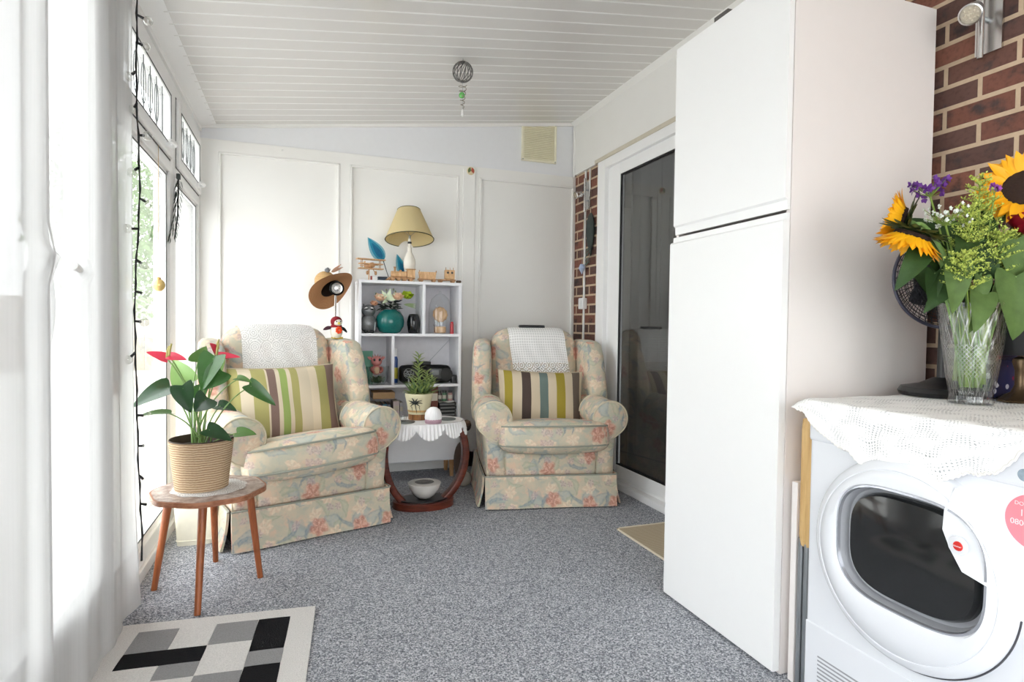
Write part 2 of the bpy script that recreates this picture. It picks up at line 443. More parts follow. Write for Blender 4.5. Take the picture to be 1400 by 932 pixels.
    def sheet_leaf(s, base, d, nrm, L, W, shape='heart', curl=.15, fold=.15, nu=10, nv=6, thick=.0012):
        base = Vector(base); d = Vector(d).normalized(); nrm = Vector(nrm); nrm = (nrm - d*nrm.dot(d)).normalized(); sd = d.cross(nrm)
        def prof(u):
            if shape == 'heart': return math.sin(PI*min(1, u**.5))**.75*(1-.15*u) if 0 < u < 1 else 0
            if shape == 'petal': return math.sin(PI*u**.8)**.7 if 0 < u < 1 else 0
            if shape == 'lance': return math.sin(PI*u**.7)**.9 if 0 < u < 1 else 0
            return math.sin(PI*u) if 0 < u < 1 else 0
        for off in ((0.,) if not thick else (thick/2, -thick/2)):
            def fn(u, v):
                w = v*2-1; uu = u
                x = L*uu
                if shape == 'heart': x -= L*.22*(1-uu)**2*min(1, abs(w)*1.6)*(1 if 0 < uu else 0)
                return base + d*x*(1-.1*curl*uu*uu) + sd*(w*prof(uu)*W/2) + nrm*(off - curl*L*uu*uu + fold*W*abs(w)*prof(uu)*.5)
            s.grid(fn, nu, nv)
        return s
    def obj(s, name, mat, parent=None, loc=None, smooth=True, angle=40, rot=None):
        bm = s.bm
        bmesh.ops.remove_doubles(bm, verts=bm.verts, dist=1e-6) if not s.own else None
        bmesh.ops.dissolve_degenerate(bm, edges=bm.edges, dist=1e-7) if not s.own else None
        bm.normal_update()
        if not s.own:
            for f in bm.faces:
                n = f.normal; a = max(range(3), key=lambda i: abs(n[i]))
                for lp in f.loops:
                    c = lp.vert.co
                    lp[s.uvl].uv = ((c.y, c.z), (c.x, c.z), (c.x, c.y))[a]
        flags = [bool(smooth and not f[s.flat]) for f in bm.faces]
        bm.faces.layers.int.remove(s.flat)
        me = bpy.data.meshes.new(name); bm.to_mesh(me); bm.free()
        for m in (mat if isinstance(mat, (list, tuple)) else [mat]): me.materials.append(m)
        if smooth:
            try: me.set_sharp_from_angle(angle=math.radians(angle))
            except Exception: pass
        me.polygons.foreach_set('use_smooth', flags)
        o = bpy.data.objects.new(name, me); col.objects.link(o)
        o.shadow_terminator_geometry_offset = 0
        if parent is not None: o.parent = parent
        if loc is not None: o.location = loc
        if rot is not None: o.rotation_euler = rot
        return o

def tag(o, label, cat, group=None, kind=None):
    o['label'] = label; o['category'] = cat
    if group: o['group'] = group
    if kind: o['kind'] = kind
    return o
def thing(name, label, cat, loc=(0, 0, 0), rotz=0., group=None):
    o = bpy.data.objects.new(name, None); col.objects.link(o); o.empty_display_size = .05
    o.location = loc; o.rotation_euler = (0, 0, rotz)
    return tag(o, label, cat, group)
def struct(o, label=None, cat=None):
    o['kind'] = 'structure'
    if label: o['label'] = label
    if cat: o['category'] = cat
    return o
def sgroup(name, label, cat, loc=(0, 0, 0)):
    o = bpy.data.objects.new(name, None); col.objects.link(o); o.location = loc
    return struct(o, label, cat)
def rotto(v, up=(0, 0, 1)):
    """rotation taking local +z to v"""
    return Vector((0, 0, 1)).rotation_difference(Vector(v).normalized()).to_matrix()
def bez(p, n=12):
    p = [Vector(q) for q in p]; out = []
    for i in range(n+1):
        t = i/n; q = list(p)
        while len(q) > 1: q = [a.lerp(b, t) for a, b in zip(q, q[1:])]
        out.append(q[0])
    return out

# ------------------------------------------------------------------ room dimensions
XL, XR, YF, YN = -.64, 2.12, 4.45, -1.6
ZL, SL = 2.41, .128
def zc(x): return ZL + SL*(x-XL)

# ================================================================== SETTING
struct(G().bx(-.8, 2.2, YN-.1, YF+.1, -.06, 0).obj('floor', CARPET), 'grey speckled loop pile carpet', 'floor')

# ceiling: boards running across the room, a groove every 111 mm
g = G()
ys = [YN-.1]; prof = []
y = 3.689+.111*8
while y > YN: y -= .111
prof = []
while y < YF+.1:
    prof += [(y, 0), (y+.103, 0), (y+.105, .005), (y+.109, .005)]; y += .111
for (a, za), (b, zb) in zip(prof, prof[1:]):
    vs = [g.bm.verts.new((x, yy, zc(x)+z)) for x, yy, z in ((-.8, a, za), (2.25, a, za), (2.25, b, zb), (-.8, b, zb))]
    g.bm.faces.new(vs)
for x0, x1 in ((-.8, 2.25),):
    vs = [g.bm.verts.new((x, yy, zc(x)+.12)) for x, yy in ((-.9, YN-.2), (2.3, YN-.2), (2.3, YF+.2), (-.9, YF+.2))]
    g.bm.faces.new(vs)
g.mi = 1  # paler joint strips: highlight of the glossy grooves painted in as colour
y = 3.689+.111*8
while y > YN+.1: y -= .111
while y < YF:
    yy = y+.107
    q = [(yy-.007, .001), (yy-.004, -.0022), (yy+.004, -.0022), (yy+.007, .001)]
    for (a, za), (b, zb) in zip(q, q[1:]):
        f = g.bm.faces.new([g.bm.verts.new((x, w_, zc(x)+z)) for x, w_, z in ((XL, a, za), (XR, a, za), (XR, b, zb), (XL, b, zb))]); f.material_index = 1
    y += .111
struct(g.obj('ceiling', [CEIL, P('ceiling_groove_highlight', srgb(236, 235, 233), .25, var=.01)], smooth=False), 'sloping white boarded ceiling', 'ceiling')

# far wall with raised stiles and rails
g = G().prism([(-.8, 0), (2.25, 0), (2.25, zc(2.25)), (-.8, zc(-.8))], YF, YF+.1, lambda a, b, c: Vector((a, c, b)))
struct(g.obj('wall_far', WHITE_PAINT, smooth=False), 'white panelled end wall', 'wall')
g = G()
g.bx(XL, XR, YF-.018, YF, 2.245, 2.325, .003)
for a, b in ((XL, -.53), (.256, .327), (1.135, 1.298), (2.106, XR)): g.bx(a, b, YF-.018, YF, 0, 2.25, .003)
g.bx(XL, XR, YF-.018, YF, 0, .12, .003)
g.bx(1.165, 1.262, YF-.026, YF-.016, .12, 2.30, .004)
struct(g.obj('trim_1', WHITE_PAINT), 'white stiles and rails of the end wall', 'panelling')
for k, (a, b) in enumerate(((-.53, .256), (.327, 1.135), (1.298, 2.106))):
    g = G(); w = .016; y0, y1 = YF-.024, YF
    g.bx(a, b, y0, y1, 2.231, 2.245, .004); g.bx(a, b, y0, y1, .12, .134, .004)
    g.bx(a, a+w, y0, y1, .12, 2.245, .004); g.bx(b-w, b, y0, y1, .12, 2.245, .004)
    struct(g.obj('trim_%d' % (k+2), WHITE_PAINT), 'thin white bead around a wall panel', 'bead')
g = G().prism([(XL, 2.325), (XR, 2.325), (XR, zc(XR)), (XL, zc(XL))], YF-.008, YF, lambda a, b, c: Vector((a, c, b)))
struct(g.obj('trim_5', GABLE, smooth=False), 'pale gable board above the panels', 'board')
g = G()
for x0, x1 in ((XL, XR),):
    vs = []
    A = [(x0, zc(x0)), (x1, zc(x1)), (x1, zc(x1)-.022), (x0, zc(x0)-.022)]
    g.prism(A, YF-.03, YF-.006, lambda a, b, c: Vector((a, c, b)), .004)
struct(g.obj('trim_6', WHITE_PAINT), 'white ceiling bead on the end wall', 'bead')

# right wall in brick, opening for the sliding door
g = G()
g.bx(XR, XR+.1, YN-.1, 1.98, 0, 2.9).bx(XR, XR+.1, 3.898, YF+.1, 0, 2.9).bx(XR, XR+.1, 1.98, 3.898, 2.299, 2.9)
struct(g.obj('wall_right', BRICK, smooth=False), 'dark red brick house wall with pale mortar', 'wall')
g = G().bx(2.1, XR, 1.3, YF-.03, 2.335, zc(2.1)+.0)
g.prism([(2.06, zc(2.06)), (XR, zc(XR)), (XR, zc(XR)-.05)], 1.3, YF-.03, lambda a, b, c: Vector((a, c, b)))
struct(g.obj('trim_7', WHITE_PAINT, smooth=False), 'white fascia board above the sliding door', 'fascia')
struct(G().bx(2.088, 2.1, YF-.04, YF-.018, 2.32, zc(2.09), .004).obj('trim_8', WHITE_PAINT), 'white corner bead', 'bead')
g = G().bx(2.055, 2.1, 1.9, 3.98, 2.312, 2.34, .003).bx(2.06, 2.12, 1.9, 3.93, 2.296, 2.314, .002)
struct(g.obj('trim_9', P('beige_rail', srgb(206, 198, 182), .5)), 'beige rail along the head of the sliding door', 'rail')

# sliding door to the house
d1 = sgroup('door_1', 'white sliding patio door with dark glass', 'door')
g = G()
g.bx(2.04, 2.13, 3.79, 3.9, 0, 2.3, .004).bx(2.04, 2.13, 1.98, 2.05, 0, 2.3, .004)
g.bx(2.04, 2.13, 2.05, 3.79, 2.235, 2.3, .004).bx(2.02, 2.13, 1.98, 3.9, 0, .045, .006).bx(2.075, 2.13, 1.98, 3.9, .04, .062)
g.bx(2.075, 2.13, 3.7, 3.8, .05, 2.24)
struct(g.obj('door_frame', WHITE_UPVC, d1))
def sash(y0, y1, x0, x1, nm):
    g = G(); w = .125
    g.bx(x0, x1, y1-w, y1, .065, 2.235, .006).bx(x0, x1, y0, y0+w, .065, 2.235, .006)
    g.bx(x0, x1, y0+w, y1-w, 2.155, 2.235, .006).bx(x0, x1, y0+w, y1-w, .065, .15, .006)
    s_ = struct(g.obj(nm, WHITE_UPVC, d1))
    g = G(); t = .008
    for a in ((y0+w, y0+w+t, .15, 2.155), (y1-w-t, y1-w, .15, 2.155), (y0+w, y1-w, .15, .15+t), (y0+w, y1-w, 2.155-t, 2.155)):
        g.bx(x0+.004, x1-.02, *a)
    struct(g.obj('gasket', GASKET, s_, smooth=False))
    struct(G().bx(x0+.018, x0+.021, y0+w-.006, y1-w+.006, .144, 2.161).obj('pane', DARKGLASS, s_, smooth=False))
sash(2.68, 3.735, 2.062, 2.1, 'sash'); sash(2.02, 2.80, 2.1, 2.13, 'sash')
# dim room behind the sliding door
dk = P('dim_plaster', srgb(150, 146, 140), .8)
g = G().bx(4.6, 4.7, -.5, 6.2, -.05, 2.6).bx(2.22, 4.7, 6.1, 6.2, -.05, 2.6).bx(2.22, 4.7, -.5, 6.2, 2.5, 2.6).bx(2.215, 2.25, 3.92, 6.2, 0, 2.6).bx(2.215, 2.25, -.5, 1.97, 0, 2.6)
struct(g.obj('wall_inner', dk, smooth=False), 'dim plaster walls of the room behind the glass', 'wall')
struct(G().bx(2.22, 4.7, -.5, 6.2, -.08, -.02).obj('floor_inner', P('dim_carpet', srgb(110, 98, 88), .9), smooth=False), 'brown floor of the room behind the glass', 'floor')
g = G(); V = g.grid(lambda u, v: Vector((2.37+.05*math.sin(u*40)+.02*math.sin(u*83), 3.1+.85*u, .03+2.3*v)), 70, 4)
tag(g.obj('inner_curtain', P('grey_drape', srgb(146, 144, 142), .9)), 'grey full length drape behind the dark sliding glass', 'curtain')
# hanging of the fascia end: near brick carries on behind the camera

# left glazed wall
def rect_bars(g, x0, x1, y0, y1, z0, z1, w, bev=.005):
    g.bx(x0, x1, y0, y0+w, z0, z1, bev).bx(x0, x1, y1-w, y1, z0, z1, bev)
    g.bx(x0, x1, y0+w, y1-w, z1-w, z1, bev).bx(x0, x1, y0+w, y1-w, z0, z0+w, bev)
def gaskets(g, x0, x1, y0, y1, z0, z1, t=.006):
    g.bx(x0, x1, y0, y0+t, z0, z1).bx(x0, x1, y1-t, y1, z0, z1).bx(x0, x1, y0, y1, z0, z0+t).bx(x0, x1, y0, y1, z1-t, z1)
LEAD = P('lead_strip', (.16, .17, .17), .5, .6)
def window(name, y0, y1, label, handle=True):
    w = sgroup(name, label, 'window')
    g = G(); rect_bars(g, -.71, XL, y0, y1, .05, 2.37, .075)
    g.bx(-.71, XL, y0+.07, y1-.07, 1.87, 1.93, .005)
    g.bx(-.71, XL-.012, y0+.07, y0+.1, .12, 1.875, .004).bx(-.71, XL-.012, y1-.1, y1-.07, .12, 1.875, .004)
    g.bx(-.71, XL-.012, y0+.07, y1-.07, 1.85, 1.875, .004).bx(-.71, XL-.012, y0+.07, y1-.07, .12, .155, .004)
    struct(g.obj('window_frame', WHITE_UPVC, w))
    a, b = y0+.1, y1-.1
    g = G(); gaskets(g, XL-.0135, XL-.011, a-.003, b+.003, .152, 1.853)
    gaskets(g, XL-.002, XL+.0015, y0+.069, y1-.069, 1.925, 2.302, .008)
    gaskets(g, XL+.0175, XL+.0192, y0+.134, y1-.134, 1.984, 2.242, .006)
    struct(g.obj('gasket', GASKET, w, smooth=False))
    struct(G().bx(-.664, -.662, a-.006, b+.006, .149, 1.856).obj('pane', GLASS, w, smooth=False))
    v = G(); rect_bars(v, -.70, XL+.018, y0+.076, y1-.076, 1.932, 2.296, .062, .008)
    v = struct(v.obj('vent_sash', WHITE_UPVC, w))
    struct(G().bx(-.642, -.64, y0+.132, y1-.132, 1.984, 2.242).obj('pane', GLASS, v, smooth=False))
    # leaded loops on the vent pane
    g = G(); cy = (y0+y1)/2; cz = 2.113
    for k in range(4):
        c = cy + (k-1.5)*.12
        g.tube([(-.637, c+.04*math.cos(t*PI/10), cz+.085*math.sin(t*PI/10)) for t in range(20)], .002, 5, closed=True)
    for dy in (-.3, -.18, -.06, .06, .18, .3):
        if y0+.16 < cy+dy < y1-.16: g.tube([(-.637, cy+dy, 1.99), (-.637, cy+dy, 2.236)], .0025, 5)
    struct(g.obj('leading', LEAD, v))
    if handle:
        hy = y1-.24
        g = G().bx(XL+.016, XL+.034, hy-.02, hy+.02, 1.945, 1.975, .006)
        g.tube(bez([(XL+.03, hy, 1.96), (XL+.07, hy, 1.96), (XL+.065, hy-.05, 1.965), (XL+.05, hy-.12, 1.955)], 8), [.011, .011, .012, .012, .012, .011, .011, .010, .008], 10)
        struct(g.obj('window_handle', WHITE_UPVC, v))
    return w
window('window_1', 3.555, 4.45, 'full height white window next to the end wall')
window('window_2', 2.42, 3.555, 'full height white window half behind the sheer curtain')
window('window_3', -.6, .5, 'white window behind the camera', False)
window('window_4', -1.6, -.6, 'second white window behind the camera', False)
# french door behind the voile
d2 = sgroup('door_2', 'white glazed double door behind the sheer curtain', 'door')
g = G().bx(-.71, XL, 2.33, 2.42, .05, 2.37, .005).bx(-.71, XL, .5, .6, .05, 2.37, .005).bx(-.71, XL, .6, 2.33, 2.28, 2.37, .005)
struct(g.obj('door_frame', WHITE_UPVC, d2))
for y0, y1, hy, sg in ((1.465, 2.33, 1.53, -1), (.6, 1.465, 1.40, 1)):
    g = G(); rect_bars(g, -.70, XL+.012, y0+.004, y1-.004, .06, 2.28, .11, .008)
    g.bx(-.70, XL+.012, y0+.1, y1-.1, .15, .27, .006)
    lf = struct(g.obj('door_leaf', WHITE_UPVC, d2))
    g = G(); gaskets(g, XL+.006, XL+.013, y0+.112, y1-.112, .268, 2.172)
    struct(g.obj('gasket', P('grey_gasket', (.2, .2, .21), .5), lf, smooth=False))
    struct(G().bx(-.664, -.662, y0+.108, y1-.108, .262, 2.178).obj('pane', GLASS, lf, smooth=False))
for hy, y2, zz in ((1.77, 1.66, 1.245), (2.0, 1.90, 1.235)):
    g = G().bx(XL+.012, XL+.026, hy-.02, hy+.02, zz-.2, zz+.03, .006)
    g.tube(bez([(XL+.02, hy, zz), (XL+.06, hy, zz), (XL+.06, y2, zz+.012)], 8), .012, 10)
    struct(g.obj('door_handle', WHITE_UPVC, d2))
g = G().bx(-.8, XL+.012, YN, YF, 0, .05, .004)
struct(g.obj('trim_10', WHITE_UPVC), 'white threshold under the glazing', 'sill')
g = G().prism([(-.75, 2.37), (XL+.01, 2.37), (XL+.01, 2.40), (XL+.1, zc(XL+.1)), (-.75, zc(-.75))], YN, YF, lambda a, b, c: Vector((a, c, b)))
struct(g.obj('trim_11', WHITE_UPVC, smooth=False), 'white eaves board above the windows', 'eaves')
# near end of the room: glazed as well (behind the camera)
g = G().bx(-.8, 2.25, YN-.1, YN, 0, .25).bx(-.8, 2.25, YN-.1, YN, 2.3, 2.8)
for x in (-.72, .2, 1.1, 2.05): g.bx(x-.06, x+.06, YN-.08, YN-.01, .25, 2.3)
struct(g.obj('wall_near', WHITE_UPVC, smooth=False), 'white glazed wall behind the camera', 'wall')
struct(G().bx(-.7, 2.1, YN-.05, YN-.042, .25, 2.3).obj('window_5', GLASS, smooth=False), 'glazing behind the camera', 'window')

# outside
struct(G().bx(-60, -.8, -40, 60, -.16, -.1).bx(-.8, 40, -40, -1.75, -.16, -.1).obj('ground', P('pale_paving', srgb(222, 220, 216), .9, var=.1, scale=3), smooth=False), 'pale patio paving outside', 'ground')
g = G()
for k in range(44):
    g.bx(-9+k*.3, -9+k*.3+.285, 16.6, 16.66, -.1, 1.65)
tag(g.obj('garden_fence', P('grey_fence', srgb(176, 168, 160), .9, var=.15), smooth=False), 'pale grey boarded garden fence beyond the windows', 'fence')
LEAFO = P('garden_leaf', srgb(104, 132, 78), .6, var=.35, scale=3)
def tree(x, y, h, r, label, seed):
    t = thing('garden_tree', label, 'tree', (x, y, -.1), 0, 'trees beyond the garden fence')
    rr = random.Random(seed)
    G().tube([(0, 0, 0), (.05, 0, h*.4), (0, .05, h*.75)], [.09, .07, .03], 8).obj('trunk', P('bark', srgb(96, 84, 70), .9), t)
    g = G()
    for _ in range(5200):
        while True:
            p = Vector((rr.uniform(-1, 1), rr.uniform(-1, 1), rr.uniform(-1, 1)))
            if .35 < p.length < 1: break
        p = Vector((p.x*r, p.y*r, h*.62 + p.z*h*.38)); s = rr.uniform(.035, .07)
        a = Vector((rr.uniform(-1, 1), rr.uniform(-1, 1), rr.uniform(-1, 1))).normalized(); b = a.orthogonal().normalized()
        q = [g.bm.verts.new(p+v) for v in (-a*s, b*s*.5, a*s, -b*s*.5)]
        g.bm.faces.new(q)
    g.obj('foliage', LEAFO, t, smooth=False)
tree(-2.9, 11.4, 4.6, 1.25, 'green garden tree seen through the left window, nearest the end wall', 1)
tree(-5.6, 8.2, 3.4, 1.3, 'green garden tree seen through the sheer curtain', 2)
tree(-2.4, 14.6, 5.0, 1.4, 'furthest green tree beyond the garden fence', 3)

# ================================================================== ARMCHAIRS
def back_xf(p):
    p = Vector(p)
    if p.z > .6: p.z -= .5*max(0, abs(p.x)-.12)**2*(p.z-.6)/.45*2.2
    p.y += (p.z-.45)*.20
    return p
def back_front(x, z):      # y of the padded front of the backrest
    return .545 - .035*(1-min(1, abs(x)/.31)**2) + (z-.45)*.20
def armchair(label, loc, rz, cush_loc, cush_rot):
    t = thing('armchair', label, 'armchair', loc, rz, 'floral wing armchairs')
    # base
    g = G().rbox((0, .40, .262), (.80, .74, .17), .02, n=4)
    g.rbox((0, .045, .262), (.57, .07, .155), .03, (0, .012, 0), n=8)
    g.obj('base', FLORAL, t)
    G().bx(-.38, .38, .04, .76, .012, .19).obj('underside', DARKU, t, smooth=False)
    # skirt: front, side and back panels with corner kick pleats
    sk = G()
    def panel(a, b, flare, th=.012):
        a, b = Vector((*a, 0)), Vector((*b, 0)); d = (b-a).normalized(); nrm = Vector((d.y, -d.x, 0))
        for o in (0, th):
            sk.grid(lambda u, v: a.lerp(b, u) + Vector((0, 0, .198-.19*v)) + nrm*(flare*v*v + o + .006*math.sin(u*9)*v), 16, 6)
        for e in (0, 1):
            sk.grid(lambda u, v: a.lerp(b, e) + Vector((0, 0, .198-.19*v)) + nrm*(flare*v*v + th*u + .006*math.sin(e*9)*v), 1, 6)
        sk.grid(lambda u, v: a.lerp(b, u) + Vector((0, 0, .198-.19*e)) + nrm*(flare + th*v), 1, 1)
        sk.grid(lambda u, v: a.lerp(b, u) + Vector((0, 0, .008)) + nrm*(flare + th*v + .006*math.sin(u*9)), 16, 1)
        sk.grid(lambda u, v: a.lerp(b, u) + Vector((0, 0, .198)) + nrm*(th*v), 16, 1)
    panel((-.405, .0), (.405, .0), .016); panel((.405, .03), (.405, .78), .03); panel((-.405, .78), (-.405, .03), .028); panel((.405, .78), (-.405, .78), .03)
    s_ = sk.obj('skirt', FLORAL, t)
    for a_, b_ in (((-.408, -.012, .199), (.408, -.012, .199)), ((.415, .0, .199), (.415, .77, .199)), ((-.415, .0, .199), (-.415, .77, .199))): G().tube([a_, b_], .0045, 6).obj('piping', PIPING, s_)
    # back body
    G().rbox((0, .76, .55), (.80, .10, .76), .04, n=6, xf=lambda p: Vector((p.x*(1-.18*max(0, p.z-.6)/.35), p.y+(p.z-.2)*.1, p.z))).obj('back_panel', FLORAL, t)
    b = G().rbox((0, .625, .765), (.62, .17, .63), .075, (0, .035, .012), n=12, xf=back_xf).obj('backrest', FLORAL, t)
    # wings
    for s in (-1, 1):
        def wf(p, s=s):
            p = Vector(p); k = max(0, (p.z-.58)/.42)
            yy = (p.y-.55)
            if yy < 0: p.y = .55 + yy*(1-.35*k*k)
            p.y += (p.z-.5)*.16; p.x += s*(.55-p.y)*.10
            if p.z > .9: p.z -= (max(0, .60-p.y))*.10
            return p
        G().rbox((s*.385, .55, .755), (.115, .44, .505), .042, (.012, 0, 0), n=10, xf=wf).obj('wing', FLORAL, t)
    # arms: upright side and scrolled roll with pointed lower tip
    for s in (-1, 1):
        def sf(p, s=s):
            p = Vector(p); p.x += s*.02*max(0, (p.z-.35)/.2) - s*.012*max(0, .3-p.z)/.1; return p
        G().rbox((s*.343, .39, .355), (.125, .74, .35), .03, (.0, .012, 0), n=8, xf=sf).obj('arm_side', FLORAL, t)
        def outline(R, tip):
            pts = []
            for k in range(29):
                a = math.radians(-58 + k*(258/28))
                pts.append((s*.358 + s*R*math.cos(a), .542 + R*math.sin(a)))
            pts.append((s*(.358 - R*.55), .542 - R*.9)); pts.append((s*(.358 - R*.15), .542 - tip)); pts.append((s*(.358 + R*.3), .542 - R*1.05))
            return pts
        def roll(g, R, tip, y0, y1, dome=.02, slope=.0):
            P0 = outline(R, tip); n = len(P0); cx, cz = s*.358, .536
            rings = []
            for (y, k) in ((y0-dome, .02), (y0-dome, .5), (y0-dome*.7, .88), (y0, 1.), (y0+(y1-y0)*.33, 1.), (y0+(y1-y0)*.66, 1.), (y1, 1.), (y1+.01, .9), (y1+.012, .05)):
                rings.append([g.bm.verts.new((cx+(a-cx)*k, y, cz+(b-cz)*k + (y-y0)*slope)) for a, b in P0])
            for A, B in zip(rings, rings[1:]):
                for i in range(n):
                    q = (A[i], A[(i+1) % n], B[(i+1) % n], B[i])
                    g.bm.faces.new(q if s > 0 else q[::-1])
            return g
        a = roll(G(), .094, .115, .02, .64).obj('arm', FLORAL, t)
        c = roll(G(), .105, .130, -.015, .33, .012).obj('arm_cap', FLORAL, t)
        o = outline(.107, .132); cp_ = P('cream_piping', srgb(206, 196, 172), .8)
        G().tube([(x, -.016, z) for x, z in o], .0045, 6, closed=True).obj('front_piping', cp_, c)
        G().tube([(x, .332, z) for x, z in o[3:27]], .004, 6).obj('hem_piping', cp_, c)
    # seat cushion
    R = Matrix.Rotation(cush_rot[2], 3, 'Z') @ Matrix.Rotation(cush_rot[1], 3, 'Y') @ Matrix.Rotation(cush_rot[0], 3, 'X')
    cx = Vector(cush_loc)
    xf = lambda p: R @ Vector(p) + cx
    def sag(p):
        p = Vector(p)
        if p.z < 0: p.z *= 1 + .35*max(0, (.15-p.y))*(1-(p.x/.36)**2)
        p.y -= .05*(1-(p.x/.36)**2)*(1 if p.y < 0 else 0)
        return xf(p)
    sc = G().rbox((0, 0, 0), (.675, .62, .172), .06, (.01, .01, .02), n=12, xf=sag).obj('seat_cushion', FLORAL, t)
    for zz in (.060, -.052):
        pts = []
        for k in range(64):
            a = 2*PI*k/64; ca, sa = math.cos(a), math.sin(a)
            e = .28
            x = .3435*math.copysign(abs(ca)**e, ca); y = .316*math.copysign(abs(sa)**e, sa)
            pts.append(sag((x, y, zz)))
        G().tube(pts, .0055, 6, closed=True).obj('piping', PIPING, sc)
    return t

def lace_cover(name, label, par_loc, rz, x0, x1, front, mat, skew=0.):
    o = thing(name, label, 'lace cover', par_loc, rz)
    # path: down behind the top, over it, down the front
    n = 26
    def fn(u, v):
        x = x0 + (x1-x0)*u
        s_ = v*(front+.28)
        zt = 1.082 - .5*max(0, abs(x)-.12)**2*2.2*.95
        yt = .625 + (zt-.45)*.20
        r = .085
        if s_ < front - .10:
            z = zt - .10 - (front-.10) + s_; y = back_front(x, z) - .014 - .004*math.sin(u*23+z*30)
            return Vector((x+skew*(zt-z), y, z))
        a = (s_-(front-.10))/.28*PI*.9
        z0 = zt-.10; y0 = back_front(x, z0)-.014
        # arc over the crown
        cy = yt+.005
        k = min(1, a/(PI*.9))
        ang = PI - k*PI
        return Vector((x + skew*(zt-z0)*(1-k), cy + (cy-y0)*math.cos(ang)*1.0, z0 + .112*math.sin(ang)))
    g = G(); g.grid(fn, 30, n, uvscale=(x1-x0, front+.28))
    g.obj('lace', mat, o)
    return o

def scatter_cushion(label, loc, rot, W, H, T, mat, back=None):
    o = thing('scatter_cushion', label, 'cushion', loc, 0, 'striped scatter cushions')
    R = rot
    def pt(u, v, sg):
        a, b = u*2-1, v*2-1
        pin = 1 - .045*(1-abs(a)**2)*0
        x = a*W/2*(1-.05*(1-b*b)*abs(a)**3*1.0) ; z = b*H/2*(1-.07*(1-a*a)*abs(b)**3)
        th = T/2*((1-abs(a)**2.6)*(1-abs(b)**2.6))**.55
        return R @ Vector((x, sg*th + .006*math.sin(a*7+b*5)*(1-a*a)*(1-b*b), z))
    g = G()
    g.grid(lambda u, v: pt(u, v, -1), 28, 20, uvscale=(1, 1)); g.grid(lambda u, v: pt(1-u, v, 1), 28, 20, uvscale=(1, 1))
    cv = g.obj('cover', mat, o)
    pts = [pt(u, 0, 1) for u in [i/14 for i in range(14)]]+[pt(1, v, 1) for v in [i/10 for i in range(10)]]+[pt(1-u, 1, 1) for u in [i/14 for i in range(14)]]+[pt(0, 1-v, 1) for v in [i/10 for i in range(10)]]
    G().tube(pts, .004, 6, closed=True).obj('seam', P('cushion_seam', srgb(190, 176, 150), .8), o)
    return o

C1, RZ1 = (.075, 3.185, 0), math.radians(17.5)
C2, RZ2 = (1.435, 3.275, 0), math.radians(-11.8)
armchair('floral wing armchair by the window, its seat cushion slipped forward to one side', C1, RZ1, (.01, .23, .40), (math.radians(-9), math.radians(-5), math.radians(-7)))
armchair('floral wing armchair beside the sliding door, its seat cushion lying straight', C2, RZ2, (.012, .245, .40), (math.radians(-8.5), 0, 0))
LACE1 = lace('lace_scroll', 'net'); LACE2 = lace('lace_trellis', 'trellis')
lace_cover('lace_antimacassar', 'white scroll lace cover over the back of the armchair by the window', C1, RZ1, -.22, .21, .30, LACE1)
lace_cover('lace_antimacassar', 'white trellis lace cover over the back of the armchair beside the sliding door', C2, RZ2, -.20, .20, .31, LACE2, .14)
cream = srgb(214, 198, 172); olive = srgb(158, 152, 92); plum = srgb(116, 92, 84); lime = srgb(138, 158, 84); pale = srgb(202, 188, 164)
S1 = stripes('stripes_lime', [(0, olive), (.10, pale), (.21, olive), (.33, pale), (.345, plum), (.415, pale), (.45, lime), (.515, pale), (.55, olive), (.615, pale), (.72, cream), (.80, olive), (.90, plum)])
must = srgb(158, 140, 36); brn = srgb(62, 44, 40); teal = srgb(98, 116, 112); beig = srgb(206, 190, 164)
S2 = stripes('stripes_mustard', [(0, beig), (.055, must), (.155, beig), (.265, brn), (.37, beig), (.47, teal), (.57, beig), (.665, must), (.77, beig), (.87, srgb(98, 84, 74)), (.965, beig)])
def inchair(c, rz, p): return Vector(c) + Matrix.Rotation(rz, 3, 'Z') @ Vector(p)
def crot(rz, lean, roll): return Matrix.Rotation(rz, 3, 'Z') @ Matrix.Rotation(-lean, 3, 'X') @ Matrix.Rotation(roll, 3, 'Y')
scatter_cushion('striped cushion in lime, olive and plum on the armchair by the window', inchair(C1, RZ1, (-.045, .40, .645)), crot(RZ1-.04, math.radians(17), math.radians(-1)), .60, .44, .16, S1)
scatter_cushion('striped cushion in mustard, dark brown and teal on the armchair beside the sliding door', inchair(C2, RZ2, (.0, .40, .598)), crot(RZ2, math.radians(17), math.radians(2)), .58, .42, .15, S2)

cp = inchair(C2, RZ2, (-.01, .74, 1.088))
t = thing('glasses_case', 'slim black case lying along the top of the armchair beside the sliding door', 'case', cp, RZ2)
G().rbox((0, 0, .007), (.19, .05, .014), .005, n=5).obj('case_base', BLACK, t); G().rbox((0, 0, .017), (.186, .046, .008), .003, n=4).obj('lid', BLACK, t)

